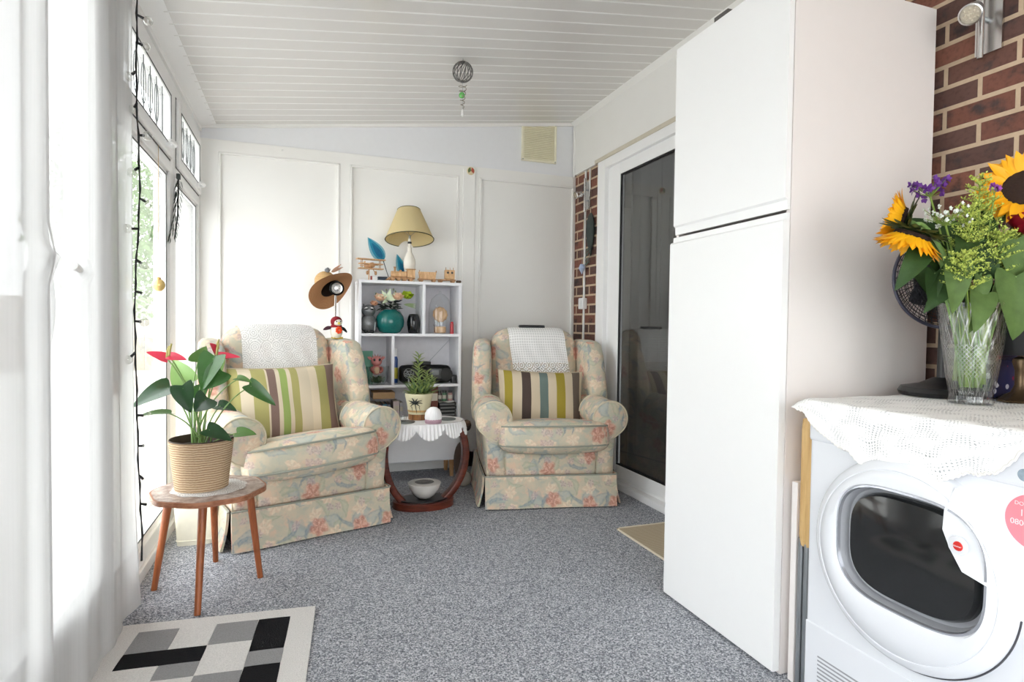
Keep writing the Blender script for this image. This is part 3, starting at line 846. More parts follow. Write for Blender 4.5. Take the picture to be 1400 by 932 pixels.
# ================================================================== STOOL AND PLANT POT
ST = (-.357, 2.72, 0)
t = thing('side_stool', 'low teak stool with four splayed legs and wavy edged top by the window', 'stool', ST)
def topout(k, R=.215):
    a = 2*PI*k/96
    return R*(1+.022*math.cos(8*a+.6))
g = G()
poly = [(topout(k)*math.cos(2*PI*k/96), topout(k)*math.sin(2*PI*k/96)) for k in range(96)]
g.prism(poly, .390, .41, bev=.004)
tp = g.obj('stool_top', TEAKTOP, t)
pr = NT('printed_marble'); pn = pr.noise(pr.obj(), 22, 5, .7)
PRINT = pr.done(pr.bsdf(pr.mix(pr.step(pn, .35, .65), srgb(132, 108, 98), srgb(198, 184, 176)), .3))
G().prism([(x*.965, y*.965) for x, y in poly], .4095, .4112).obj('printed_surface', PRINT, tp)
for (fx, fy) in ((-.208, .025), (-.006, -.265), (.194, .023), (-.01, .27)):
    L = math.hypot(fx, fy); ux, uy = fx/L, fy/L
    G().tube([(ux*.15, uy*.15, .395), (fx, fy, .0)], [.0165, .0115], 14).obj('leg', TEAK, t)
# paper doily printed on the stool top
DOILY = lace('doily_lace', 'net', (.82, .80, .78))
g = G()
def dl(u, v):
    a = u*2*PI; r = .135*v*(1+.08*abs(math.sin(5*a))*v)
    return Vector((r*math.cos(a)+.0, r*math.sin(a)-.0, .4128 + .0008*v))
g.grid(dl, 72, 8, uvscale=(1., .165))
tag(g.obj('doily', DOILY, loc=ST), 'white lace doily under the woven plant pot on the stool', 'doily')
PX = (-.388, 2.735, .4148)
def jute(name):
    t = NT(name); sp = t.n('ShaderNodeSeparateXYZ'); t.l(t.uv(), sp.inputs[0])
    wob = t.noise(t.uv(), 26, 2)
    rope = t.math('ABSOLUTE', t.math('SINE', t.math('MULTIPLY_ADD', sp.outputs[1], 330, t.math('MULTIPLY', wob, 2.5))))
    mp = t.n('ShaderNodeMapping'); mp.inputs['Scale'].default_value = (1, 3.0, 1); t.l(t.uv(), mp.inputs[0])
    fib = t.noise(mp.outputs[0], 110, 3, .7)
    h = t.math('ADD', t.math('MULTIPLY', rope, .6), t.math('MULTIPLY', fib, .5))
    c = t.mix(t.step(h, .35, .95), srgb(158, 128, 98), srgb(216, 192, 162))
    return t.done(t.bsdf(c, .9, spec=.15, normal=t.bump(h, .7, .004)))
JUTE = jute('woven_jute')
t = thing('woven_plant_pot', 'round woven jute plant pot on the teak stool', 'plant pot', PX)
g = G(); g.grid(lambda u, v: Vector(((.100+.022*v)*math.cos(u*2*PI), (.100+.022*v)*math.sin(u*2*PI), .200*v)) if v <= 1 else None, 64, 20, uvscale=(.75, .2))
g.lathe([(0, .001), (.100, .001)], n=64); 
g.obj('basket', JUTE, t, smooth=True)
g = G().lathe([(.122, .2), (.119, .205), (.115, .2), (.104, .12)], n=64)
g.obj('liner', P('dark_liner', srgb(70, 56, 44), .8), t)
g = G().lathe([(0, .175), (.06, .178), (.113, .172)], n=32); g.obj('soil', P('soil', (.03, .022, .016), .95, var=.4, scale=80), t)
# anthurium (points in pot coordinates)
AT = thing('anthurium', 'anthurium with dark heart leaves and red flowers in the woven pot', 'plant', (PX[0], PX[1], PX[2]+.172))
AO = Vector((PX[0], PX[1], PX[2]+.172))
def wp(x, z, y=2.73):           # photo-plane estimate at depth 2.62 moved to the plant's own depth
    k = y/2.62
    return Vector((x*k, y, 1.1+(z-1.1)*k)) - AO
leafs = [ # base, tip, dy base, dy tip, width, mat, normal
 ((-.481, .845), (-.617, .792), -.02, -.10, .125, GREEND, (0, -.55, .83)),
 ((-.478, .740), (-.588, .757), -.05, -.12, .085, GREENM, (0, -.2, 1)),
 ((-.440, .85), (-.421, .742), -.12, -.16, .105, GREEND, (-.3, -1, .15)),
 ((-.352, .80), (-.395, .745), -.10, -.13, .105, GREEND, (.5, -.9, .3)),
 ((-.325, .965), (-.385, .835), -.04, -.10, .125, GREEN, (-.35, -.9, .35)),
 ((-.385, .94), (-.36, 1.0), .03, .0, .09, GREENM, (.1, -.9, .3)),
 ((-.300, .905), (-.374, .836), -.06, -.09, .12, GREEN, (.3, -.7, .7)),
 ((-.245, .875), (-.19, .868), .02, -.02, .05, GREENM, (0, -.5, .9)),
 ((-.200, .848), (-.095, .765), .0, -.03, .075, GREEN, (-.3, -.75, .65)),
 ((-.315, .765), (-.245, .755), .05, .02, .085, GREEND, (.1, -.5, .9)),
 ((-.355, .672), (-.262, .636), -.13, -.17, .085, GREEND, (.2, -.7, .75)),
 ((-.245, .652), (-.175, .655), -.02, -.05, .07, GREENM, (0, -.6, .8)),
 ((-.425, .86), (-.475, .955), .08, .09, .12, GREENP, (-.1, -.95, .2)),
 ((-.345, .89), (-.29, .955), .10, .10, .09, GREENP, (.2, -.9, .3)),
 ((-.40, .80), (-.35, .86), .06, .05, .09, GREEN, (.1, -.9, .4)),
]
for (b, e, d0, d1_, W, m, nr) in leafs:
    B = wp(*b, 2.745+d0); E_ = wp(*e, 2.745+d1_); d = E_-B
    lf = G().sheet_leaf(B, d, Vector(nr), d.length*1.0, W*.90, 'heart', .22, .24).obj('leaf', m, AT)
    root = Vector((rnd.uniform(-.035, .035), rnd.uniform(-.035, .035), 0))
    mid = Vector((root.x*1.2+B.x*.35, root.y+B.y*.35, max(B.z*.75, .04)))
    G().tube(bez([root, mid, B - d.normalized()*(-.012)], 10), [.0036-.0014*i/10 for i in range(11)], 7).obj('leaf_stalk', STEMG, lf)
RED = P('spathe_red', srgb(222, 62, 88), .3, var=.15); SPAD = P('spadix', srgb(172, 164, 96), .6)
for (b, e, d0, W, nr) in (((-.493, .957), (-.562, .985), -.03, .048, (.2, -.75, .6)), ((-.485, .965), (-.425, .955), -.07, .05, (0, -.6, .8)), ((-.318, .985), (-.328, 1.0), .0, .04, (.3, -.8, .4)), ((-.318, .967), (-.232, .966), -.03, .042, (0, -.65, .75))):
    B = wp(*b, 2.745+d0); E_ = wp(*e, 2.745+d0-.02); d = E_-B
    fl = G().sheet_leaf(B, d, Vector(nr), max(d.length, .055), W, 'heart', .1, .12).obj('spathe', RED, AT)
    G().tube([B+Vector((0, -.004, .002)), B+Vector((.004, -.008, .03)), B+Vector((.01, -.012, .05))], [.0045, .005, .003], 8).obj('spadix', SPAD, fl)
    root = Vector((rnd.uniform(-.02, .02), rnd.uniform(-.02, .02), 0))
    G().tube(bez([root, Vector((root.x+B.x*.2, root.y, B.z*.6)), B], 10), .003, 7).obj('flower_stalk', STEMG, fl)

# cream tub behind the stool
t = thing('storage_tub', 'tall cream plastic tub on the carpet behind the teak stool', 'tub', (-.49, 3.32, 0))
def tubp(k, h):
    a = .082+.012*h; b = .075+.012*h
    return k, a, b
g = G()
def rr(u, v, sc=1.):
    a = 2*PI*u; e = .25; A = (.083+.018*v)*sc; B = (.078+.018*v)*sc
    ca, sa = math.cos(a), math.sin(a)
    return Vector((A*math.copysign(abs(ca)**e, ca), B*math.copysign(abs(sa)**e, sa), .30*v))
V = g.grid(lambda u, v: rr(u, v), 64, 10, True)
g.bm.faces.new([V[i][0] for i in range(64)][::-1])
W_ = g.grid(lambda u, v: rr(u, 1-.93*v, .96), 64, 10, True)
for i in range(64): g.bm.faces.new((V[i][10], V[(i+1) % 64][10], W_[(i+1) % 64][0], W_[i][0]))
g.bm.faces.new([W_[i][10] for i in range(64)])
g.obj('body', CREAMP, t)
g = G().tube([rr(k/64, .98, 1.03) for k in range(64)], .005, 8, closed=True); g.obj('rim', CREAMP, t)
g = G().tube([rr(k/64, .08, 1.01) for k in range(64)], .003, 6, closed=True); g.obj('foot_ridge', CREAMP, t)

# ================================================================== RUG AND MAT
RW, RG, RB = rugmat('rug_white', srgb(222, 219, 216)), rugmat('rug_grey', srgb(150, 149, 150)), rugmat('rug_black', srgb(34, 34, 36))
rl = (.057, 2.378, 0); rz = math.radians(-4.6)
t = thing('patchwork_rug', 'white bordered rug of black, grey and white oblongs by the curtain', 'rug', rl, rz)
# local frame: x to the left is negative, y towards the camera is negative; inner field below the border
G().rbox((-.34, -.52, .006), (.68, 1.04, .011), .004, n=6).obj('pile', RW, t)
cols = [-.585, -.455, -.335, -.195, -.085]; rows = [-.07, -.215, -.31, -.415, -.52, -.63, -.74, -.85, -.96]
g = G()
def patch(x0, x1, y0, y1, k):
    g.mi = k; g.rbox(((x0+x1)/2, (y0+y1)/2, .0095), (abs(x1-x0), abs(y1-y0), .009), .003, n=3)
c = cols; r = rows
patch(c[0], c[1], r[0], r[1], 1); patch(c[1], c[2], r[0], r[1], 0); patch(c[2], c[3], r[0], r[1], 1); patch(c[3], c[4], r[0], r[1]-.075, 2)
patch(c[0], c[2], r[1], r[2], 2); patch(c[2], c[3], r[1], r[1]-.18, 0); patch(c[3], c[4], r[1]-.075, r[1]-.165, 1); patch(c[3], c[4], r[1]-.165, r[1]-.33, 2)
patch(c[0], c[1], r[2], r[3], 0); patch(c[1], c[2], r[2], r[3]+.02, 1); patch(c[2], c[3], r[1]-.18, r[4], 1)
for i in range(4, 8):
    for j in range(4): patch(c[j], c[j+1], r[i], r[i+1], (i*3+j*2+(j*i)) % 3)
g.obj('field', [RW, RG, RB], t)

MAT = weave('beige_mat', srgb(172, 156, 130), srgb(206, 192, 168), 900, 500, .5)
t = thing('door_mat', 'ribbed beige door mat in front of the sliding door', 'mat', (1.62, 2.81, 0), 0)
G().rbox((.20, -.3, .004), (.40, .60, .008), .003, n=4).obj('mat_field', MAT, t)
g = G(); pts = [(.0+.0, -.585, .006), (0, -.02, .006), (.015, -.003, .006), (.385, 0, .006), (.4, -.02, .006), (.4, -.585, .006), (.385, -.6, .006), (.015, -.6, .006)]
g.tube(pts, .0055, 6, closed=True); g.obj('binding', P('mat_binding', srgb(224, 214, 194), .9), t)

# ================================================================== BOOKCASE
BX0, BX1, BY0, BY1 = .366, 1.088, 4.14, 4.425
t = thing('bookcase', 'white cube bookcase with a closed lower front and wooden legs against the end wall', 'bookcase', (0, 0, 0))
th = .02
G().bx(BX0, BX0+th, BY0, BY1, .13, 1.40, .001).obj('side_panel', SHELFW, t); G().bx(BX1-th, BX1, BY0, BY1, .13, 1.40, .001).obj('side_panel', SHELFW, t)
G().bx(BX0-.002, BX1+.002, BY0-.003, BY1, 1.383, 1.403, .001).obj('top_board', SHELFW, t)
for z in (1.018, .660, .37, .13): G().bx(BX0+th, BX1-th, BY0, BY1-.006, z, z+.019, .001).obj('shelf', SHELFW, t)
G().bx(.806, .825, BY0, BY1-.006, 1.037, 1.383, .001).obj('divider', SHELFW, t); G().bx(.592, .611, BY0, BY1-.006, .679, 1.018, .001).obj('divider', SHELFW, t)
G().bx(BX0+.005, BX1-.005, BY1-.006, BY1, .13, 1.40).obj('back_panel', P('bookcase_back', srgb(222, 220, 224), .6), t)
G().bx(BX0+.003, BX1-.003, BY0-.018, BY0-.001, .138, .372, .003).obj('flap_front', SHELFW, t)
for x in (BX0+.06, BX1-.05):
    for y in (BY0+.05, BY1-.05): G().tube([(x, y, .131), (x, y, 0)], [.02, .013], 14).obj('leg', BEECH, t)
Z1, Z2, Z3 = 1.0375, .6795, .3895      # shelf surfaces
ZT = 1.4035
# --- top of the bookcase
t = thing('table_lamp', 'white ceramic table lamp with cream shade edged in dark green on the bookcase', 'lamp', (.735, 4.29, ZT))
CER = P('white_ceramic', srgb(236, 232, 222), .12)
G().lathe([(0, 0), (.038, 0), (.040, .010), (.030, .028), (.026, .05), (.034, .075), (.042, .11), (.044, .14), (.040, .17), (.028, .198), (.017, .218), (.014, .245), (.018, .252), (.0, .256)], n=40).obj('lamp_base', CER, t)
G().lathe([(.011, .25), (.011, .315), (.0, .316)], n=20).obj('lamp_holder', CER, t)
G().lathe([(.0145, .282), (.0145, .294), (.0, .295)], n=20).lathe([(.011, .28), (.0145, .282)], n=20).obj('holder_ring', BLACK, t)
sh = NT('lamp_shade_cream'); dn = sh.bsdf(sh.mix(sh.noise(sh.obj(), 260, 2), srgb(224, 208, 158), srgb(236, 222, 178)), .8, spec=.2)
tl = sh.n('ShaderNodeBsdfTranslucent'); tl.inputs[0].default_value = (*srgb(232, 214, 164), 1)
SHADE = sh.done(sh.mixsh(.3, dn, tl.outputs[0]))
LT = Matrix.Rotation(math.radians(-11), 3, 'X'); SC0 = Vector((0, 0, .31))      # the shade sits tipped back on its holder
s_ = G().lathe([(.174, .0), (.082, .225), (.080, .225), (.172, .0)], SC0, 56, LT).obj('lamp_shade', SHADE, t)
TRIM = P('shade_trim', srgb(66, 66, 44), .7)
for rr_, zz in ((.1735, .001), (.0815, .224)): G().tube([SC0 + LT @ Vector((rr_*math.cos(2*PI*k/56), rr_*math.sin(2*PI*k/56), zz)) for k in range(56)], .003, 6, closed=True).obj('shade_trim', TRIM, s_)
g = G()
for k in range(3): g.tube([SC0+Vector((0, 0, .02)), SC0 + LT @ Vector((.117*math.cos(k*2.09), .117*math.sin(k*2.09), .137))], .0015, 5)
g.tube([(0, 0, .31), (0, 0, .34)], .008, 8)
g.obj('shade_ring', STEEL, t)

PW1, PW2 = PALEW, wood('ply_wood', srgb(150, 108, 72), srgb(196, 152, 108), (8, 8, 4), 8., .6)
def plane(loc, rz):
    t = thing('toy_triplane', 'small wooden model triplane at the left end of the bookcase top', 'model aeroplane', loc, rz)
    G().tube([(0, -.085, .105), (0, -.07, .105), (0, .0, .105), (0, .09, .11), (0, .11, .112)], [.010, .019, .02, .010, .004], 12).obj('fuselage', PW2, t)
    for z, w in ((.146, .20), (.115, .165), (.082, .17)): G().rbox((0, -.035, z), (w, .055, .009), .003, n=4).obj('wing', PW1, t)
    g = G()
    for x in (-.065, .065):
        for y in (-.048, -.022): g.tube([(x, y, .08), (x, y, .148)], .0022, 6)
    g.obj('strut', PW2, t)
    G().rbox((0, .10, .114), (.07, .022, .004), .0015, n=3).bx(-.002, .002, .09, .118, .112, .145).obj('tailplane', PW1, t)
    G().rbox((0, -.09, .105), (.07, .004, .009), .0015, n=3).obj('propeller', PW2, t)
    for x in (-.03, .03):
        w = G().lathe([(0, -.004), (.014, -.004), (.014, .004), (0, .004)], (x, -.05, .052), 16, rotto((1, 0, 0))).obj('wheel', PW2, t)
        G().tube([(x*.9, -.05, .052), (x*.4, -.035, .085)], .0022, 6).obj('axle_strut', PW2, w)
    G().tube([(0, .0, .09), (0, .01, .0)], .004, 8).rbox((0, .01, .004), (.06, .05, .008), .002, n=3).obj('stand', PW1, t)
    return t
plane((.447, 4.25, ZT), math.radians(12))
BLUEL = P('blue_glass_leaf', srgb(42, 140, 172), .2, var=.3, scale=30); BLUED = P('blue_glass_centre', srgb(22, 106, 146), .2, var=.3, scale=40); PALEB = P('pale_blue_edge', srgb(126, 186, 202), .2)
def leaf_ornament(loc, base, d, L, W, label, nr):
    t = thing('glass_leaf_ornament', label, 'ornament', loc, 0, 'blue leaf ornaments')
    b = Vector(base); d = Vector(d).normalized()
    G().tube([(0, 0, .01), b], .0028, 8).obj('stem', BLACK, t)
    lf = G().sheet_leaf(b, d, nr, L, W, 'lance', .05, .05, thick=.006).obj('leaf', PALEB, t)
    n_ = Vector(nr).normalized()
    G().sheet_leaf(b+n_*.004, d, nr, L*.96, W*.72, 'lance', .05, .05, thick=.004).obj('leaf_body', BLUEL, lf)
    G().sheet_leaf(b+n_*.007+d*L*.1, d, nr, L*.66, W*.42, 'lance', .05, .05, thick=.003).obj('leaf_centre', BLUED, lf)
    G().rbox((0, .005, .006), (.05, .035, .012), .004, n=3).obj('foot', BLACK, t)
leaf_ornament((.60, 4.33, ZT), (-.045, 0, .15), (-.55, 0, .84), .20, .10, 'blue leaf ornament leaning above the wooden triplane', (.15, -1, .1))
leaf_ornament((.72, 4.375, ZT), (-.012, 0, .05), (-.28, 0, .96), .17, .075, 'blue leaf ornament half hidden behind the lamp base', (.3, -1, .1))
t = thing('trinket_box', 'small dark blue box beside the engine on the bookcase top', 'box', (.545, 4.30, ZT))
NAVY = P('dark_slate_blue', srgb(52, 66, 82), .4)
G().rbox((0, 0, .013), (.066, .05, .026), .004, n=4).obj('box_body', NAVY, t); G().rbox((0, 0, .031), (.068, .052, .009), .003, n=4).obj('lid', NAVY, t)
t = thing('tiny_house', 'tiny red and white house block beneath the wooden triplane', 'ornament', (.462, 4.20, ZT))
G().bx(-.012, .0, -.01, .01, 0, .03, .002).obj('red_half', P('brick_red', srgb(160, 70, 60), .6), t); G().bx(.0, .022, -.01, .01, 0, .026, .002).obj('white_half', WHITE_PAINT, t)
def wheelset(t, xs, y, r, z=None):
    for x in xs:
        for s in (-1, 1):
            G().lathe([(0, -.003), (r, -.003), (r, .003), (0, .003)], (x, s*y, z or r), 16, rotto((0, 1, 0))).obj('wheel', PW2, t)
t = thing('toy_train_engine', 'wooden toy steam engine with chimney on the bookcase in front of the lamp', 'toy train', (.665, 4.185, ZT), 0, 'wooden toy train')
G().rbox((0, 0, .022), (.18, .04, .012), .003, n=4).obj('chassis', PW2, t)
G().tube([(-.075, 0, .048), (.03, 0, .048)], .022, 16).obj('boiler', PW1, t)
G().rbox((.062, 0, .055), (.055, .048, .055), .003, n=4).rbox((.062, 0, .086), (.066, .056, .006), .002, n=3).obj('cab', PW1, t)
G().lathe([(.007, .06), (.006, .088), (.010, .10), (0, .10)], (-.05, 0, 0), 12).obj('chimney', PW2, t)
G().lathe([(.01, .066), (.008, .078), (0, .08)], (-.01, 0, 0), 12).obj('steam_dome', PW2, t)
G().prism([(-.115, .006), (-.085, .006), (-.085, .03)], -.018, .018, lambda a, b, c: Vector((a, c, b))).obj('cow_catcher', PW2, t)
wheelset(t, (-.065, -.025, .015, .06), .023, .014)
t = thing('toy_train_wagon', 'wooden toy tender wagon with panelled sides right of the engine', 'toy train', (.845, 4.185, ZT), 0, 'wooden toy train')
G().rbox((0, 0, .021), (.135, .042, .009), .003, n=4).obj('chassis', PW2, t)
G().prism([(-.055, .025), (.055, .025), (.062, .072), (-.062, .072)], -.02, .02, lambda a, b, c: Vector((a, c, b)), .002).obj('load_box', PW1, t)
g = G()
for x in (-.06, .06): g.tube([(x, -.02, .07), (x, -.02, .082)], .004, 6)
g.obj('post', PW2, t); wheelset(t, (-.045, .045), .022, .012)
t = thing('toy_train_wagon', 'wooden toy flat wagon with a fretted cabin at its right end', 'toy train', (.985, 4.185, ZT), 0, 'wooden toy train')
G().rbox((0, 0, .021), (.13, .042, .009), .003, n=4).obj('chassis', PW2, t)
g = G().rbox((.022, 0, .06), (.07, .042, .068), .004, n=4)
g.obj('cabin', PW1, t)
g = G()
for x in (.005, .036): g.lathe([(0, 0), (.008, 0), (.008, .002), (0, .002)], (x, -.0215, .073), 12, rotto((0, -1, 0)))
g.obj('porthole', BLACK, t)
g = G()
for x in (-.005, .025, .05): g.tube([(x, 0, .09), (x, 0, .112)], .0025, 6)
g.obj('pin', PW2, t); wheelset(t, (-.045, .045), .022, .012)
G().rbox((.09, 0, .012), (.035, .03, .018), .006, n=4).obj('buffer', P('dark_wood', srgb(86, 66, 52), .6), t)

# --- upper shelf
PEWT = P('crackled_pewter', srgb(120, 122, 124), .3, .3, var=.5, scale=140)
t = thing('cat_figurine', 'round crackled pewter cat figurine at the left of the top shelf', 'figurine', (.44, 4.215, Z1))
G().ell((0, 0, .066), (.06, .052, .066), 16).ell((0, -.004, .156), (.048, .04, .042), 16).lathe([(.03, .11), (.034, .125)], n=20).obj('body', PEWT, t)
for s in (-1, 1):
    G().tube([(s*.028, 0, .178), (s*.036, 0, .205)], [.013, .001], 8).obj('ear', PEWT, t)
    e = G().ell((s*.019, -.033, .172), (.013, .008, .008), 10, Matrix.Rotation(s*.35, 3, 'Y')).obj('eye', P('eye_white', (.8, .8, .8), .2), t)
    G().ell((s*.019, -.039, .166), (.012, .006, .005), 8).obj('eyelid', BLACKG, e)
    G().ell((s*.022, -.045, .012), (.013, .016, .012), 10).obj('paw', P('dark_pewter', srgb(60, 60, 62), .3, .7), t)
G().tube(bez([(.03, -.046, .01), (.045, -.056, .03), (.036, -.05, .06), (.042, -.045, .075)], 10), .004, 8).obj('tail', P('pale_pewter', srgb(170, 172, 174), .3, .5), t)
TEALG = P('teal_glaze', srgb(22, 104, 100), .1, var=.35, scale=120)
t = thing('teal_globe_vase', 'round teal glazed vase on the top shelf', 'vase', (.592, 4.235, Z1))
G().lathe([(0, 0), (.055, 0), (.075, .012), (.096, .05), (.1, .085), (.094, .12), (.075, .148), (.05, .162), (.048, .166), (.044, .160), (.06, .148), (.02, .1), (0, .1)], n=48).obj('vase_body', TEALG, t)
t = thing('artificial_flowers', 'bunch of peach roses, lily and dark leaves in the teal globe vase', 'flowers', (.592, 4.235, Z1+.155))
PEACH = P('peach_petal', srgb(238, 206, 178), .6); LILY = P('lily_petal', srgb(214, 228, 198), .5); LIME = P('lime_bloom', srgb(176, 196, 52), .5)
g = G(); r5 = random.Random(3)
for k in range(70):
    a = r5.uniform(0, 2*PI); el = r5.uniform(.15, 1.0)
    d = Vector((math.cos(a)*1.5, math.sin(a)*.7, el)).normalized()
    g.sheet_leaf(d*r5.uniform(.01, .06)+Vector((0, 0, r5.uniform(-.005, .04))), d+Vector((0, 0, r5.uniform(-.6, .2))), (0, -.5, 1), r5.uniform(.03, .055), .022, 'lance', .2, .1, 4, 2, 0)
g.obj('foliage', P('dark_foliage', (.012, .022, .016), .5, var=.4), t)
def rose(par, c, R, mat, name='rose', seed=1):
    g = G(); q = random.Random(seed)
    for ring, (n_, rr_, L, tl_) in enumerate(((3, .15, .8, .15), (5, .35, .95, .45), (6, .5, 1.0, .85))):
        for k in range(n_):
            a = 2*PI*k/n_ + ring*.5
            o = Vector((math.cos(a), math.sin(a), 0)); up = Vector((0, -.55, .83))
            Rm_ = rotto(up); dd = Rm_ @ (o*tl_ + Vector((0, 0, 1-tl_*.5))); nn = Rm_ @ (Vector((0, 0, .6)) - o)
            g.sheet_leaf(Vector(c)+Rm_ @ (o*rr_*R*.5), dd, nn, R*L, R*1.1, 'petal', -.25, .15, 5, 4, 0)
    return g.obj(name, mat, par)
rose(t, (-.075, -.03, .075), .045, PEACH, seed=1); rose(t, (.045, -.045, .085), .045, PEACH, seed=2); rose(t, (-.115, -.02, .04), .03, P('peach_dark', srgb(222, 178, 146), .6), seed=3)
g = G()
for k in range(6):
    a = 2*PI*k/6+.3
    g.sheet_leaf((-.02, -.03, .085), (math.cos(a)*.9, -.35, math.sin(a)*.6+.45), (0, -1, .2), .08, .028, 'lance', .2, .1, 6, 3, 0)
g.obj('lily', LILY, t)
rose(t, (.115, -.02, .095), .048, LIME, 'lime_bloom', 5)
g = G()
for k in range(4): g.sheet_leaf((.09, -.02, .05), (1, -.2, -.25+.12*k), (0, -.6, .8), .10, .018, 'lance', .1, .1, 5, 2, 0)
g.obj('pale_leaf', P('pale_sage', srgb(168, 186, 142), .5), t)
g = G()
for (x, z) in ((-.10, .12), (-.06, .14), (.02, .155), (.035, .14), (-.03, .15)):
    g.tube([(x*.4, 0, .03), (x, -.01, z)], .0014, 5); g.ell((x, -.01, z), (.006, .006, .008), 6)
g.obj('bud_sprig', P('sage_bud', srgb(150, 160, 120), .6), t)
t = thing('black_vase', 'tall black glazed barrel vase on the top shelf', 'vase', (.757, 4.225, Z1))
G().lathe([(0, 0), (.034, 0), (.040, .02), (.046, .06), (.046, .085), (.04, .118), (.032, .136), (.028, .138), (.026, .13), (0, .12)], n=36).obj('vase_body', BLACKG, t)
t = thing('glass_cloche', 'tall clear glass dome over a carved wooden flower on the top shelf', 'cloche', (.955, 4.25, Z1))
G().lathe([(.082, .0), (.084, .05), (.084, .15), (.078, .21), (.06, .255), (.03, .283), (.008, .292), (.010, .305), (0, .312)], n=48).obj('dome', CLEARG, t)
t2 = thing('wooden_flower', 'pale carved wooden flower on a block inside the glass dome', 'ornament', (.955, 4.25, Z1))
G().rbox((0, 0, .028), (.082, .06, .05), .012, n=6).obj('block', PW1, t2)
g = G().lathe([(0, -.008), (.052, -.006), (.056, .0), (.05, .008), (.03, .012), (.014, .006), (0, .010)], (0, -.005, .14), 40, rotto((.1, -1, .15)), fac=lambda a, z: 1+.05*math.cos(11*a)).obj('bloom', PW1, t2)
G().tube([(0, 0, .05), (-.006, 0, .10)], .003, 6).tube([(-.04, -.01, .05), (-.05, -.01, .065)], .002, 6).obj('twig', P('twig', srgb(80, 60, 44), .7), t2)
REDG = P('red_gloss', srgb(170, 18, 34), .15)
t = thing('red_canister', 'slim bright red canister beside the glass dome', 'canister', (1.03, 4.19, Z1))
G().lathe([(0, 0), (.0125, 0), (.0125, .072), (.0, .072)], n=20).obj('canister_body', REDG, t); G().lathe([(.011, .072), (.011, .082), (.006, .088), (0, .088)], n=20).obj('cap', REDG, t)

# --- middle shelf
t = thing('green_book', 'tall green book standing at the left of the middle shelf', 'book', (.432, 4.30, Z2))
GRN = P('book_green', srgb(84, 146, 122), .5); PAPER = P('paper_edges', srgb(226, 216, 196), .8)
G().bx(-.042, .042, -.065, -.062, 0, .232).bx(-.042, .042, -.032, -.029, 0, .232).bx(-.042, -.038, -.065, -.029, 0, .232).obj('cover', GRN, t, smooth=False)
G().bx(-.037, .038, -.062, -.032, .003, .228).obj('pages', PAPER, t, smooth=False)
t = thing('glass_fish_bowl', 'clear flared glass bowl with green filling on the middle shelf', 'bowl', (.505, 4.205, Z2))
G().lathe([(0, .002), (.05, .002), (.062, .02), (.068, .05), (.062, .08), (.078, .125), (.076, .126), (.059, .08), (.065, .05), (.059, .021), (.048, .006), (0, .006)], n=40).obj('bowl_glass', CLEARG, t)
g = G(); r6 = random.Random(5)
for k in range(60):
    a = r6.uniform(0, 2*PI); q = r6.uniform(0, .04)
    g.sheet_leaf((q*math.cos(a), q*math.sin(a), r6.uniform(.01, .03)), (math.cos(a), math.sin(a), 1.5), (0, -1, .3), r6.uniform(.02, .045), .014, 'lance', .1, .1, 4, 2, 0)
g.obj('green_filling', GREEND, t)
PINK = P('dragon_pink', srgb(196, 128, 124), .5, var=.3, scale=60); PINKD = P('dragon_red', srgb(168, 84, 76), .5, var=.2)
t = thing('dragon_figurine', 'pink horned baby dragon figurine sitting in the glass bowl', 'figurine', (.495, 4.20, Z2+.072))
G().ell((0, 0, .03), (.034, .03, .036), 12).ell((0, -.008, .092), (.038, .034, .036), 14).ell((0, -.036, .08), (.020, .014, .015), 10).obj('body', PINK, t)
for s in (-1, 1):
    G().ell((s*.018, -.038, .102), (.008, .006, .009), 8).obj('eye', BLACKG, t)
    G().sheet_leaf((s*.03, 0, .105), (s*1, 0, .5), (0, -1, 0), .036, .022, 'lance', .1, .1).obj('ear', PINK, t)
    for k in range(3): G().tube([(s*(.008+.012*k), .0, .118-.006*k), (s*(.01+.018*k), .004, .142-.008*k)], [.005, .001], 6).obj('horn', PINKD, t)
    G().tube(bez([(s*.028, -.01, .045), (s*.045, -.03, .03), (s*.02, -.045, .015)], 6), [.012, .012, .011, .011, .010, .010, .009], 8).obj('foreleg', PINKD, t)
G().ell((0, -.026, .028), (.02, .01, .024), 10).obj('belly', P('belly_cream', srgb(220, 186, 150), .6), t)
t = thing('spray_bottle', 'slim bottle with white cap and blue and yellow label beside the divider', 'bottle', (.640, 4.30, Z2))
G().lathe([(0, 0), (.019, 0), (.019, .17), (.013, .19), (0, .19)], n=24).obj('bottle_body', P('bottle_blue', srgb(30, 70, 140), .3), t)
G().lathe([(.0195, .03), (.0195, .11)], n=24).obj('label_band', P('label_yellow', srgb(206, 196, 60), .4), t)
G().lathe([(.0145, .19), (.0145, .245), (0, .247)], n=24).obj('cap', P('cap_white', (.85, .85, .85), .3), t)
t = thing('radio', 'black radio with silver display and raised aerial on the middle shelf', 'radio', (.845, 4.24, Z2))
G().rbox((0, 0, .066), (.37, .15, .13), .04, n=8).obj('radio_body', P('radio_black', (.008, .008, .009), .55, spec=.25), t)
G().rbox((-.02, .0, .142), (.12, .05, .03), .008, n=4).obj('carry_handle', BLACK, t)
G().rbox((.065, -.073, .072), (.085, .012, .07), .004, n=4).obj('display_surround', P('display_grey', srgb(66, 66, 68), .3), t)
G().rbox((.06, -.081, .08), (.05, .004, .035), .001, n=3).obj('display', P('display_pale', srgb(120, 122, 124), .2), t)
for x in (-.105, .14): G().lathe([(0, 0), (.045, 0), (.047, .004), (.04, .006), (0, .003)], (x, -.073, .066), 30, rotto((0, -1, 0))).obj('speaker_grille', P('grille_black', (.02, .02, .02), .7, var=.5, scale=300), t)
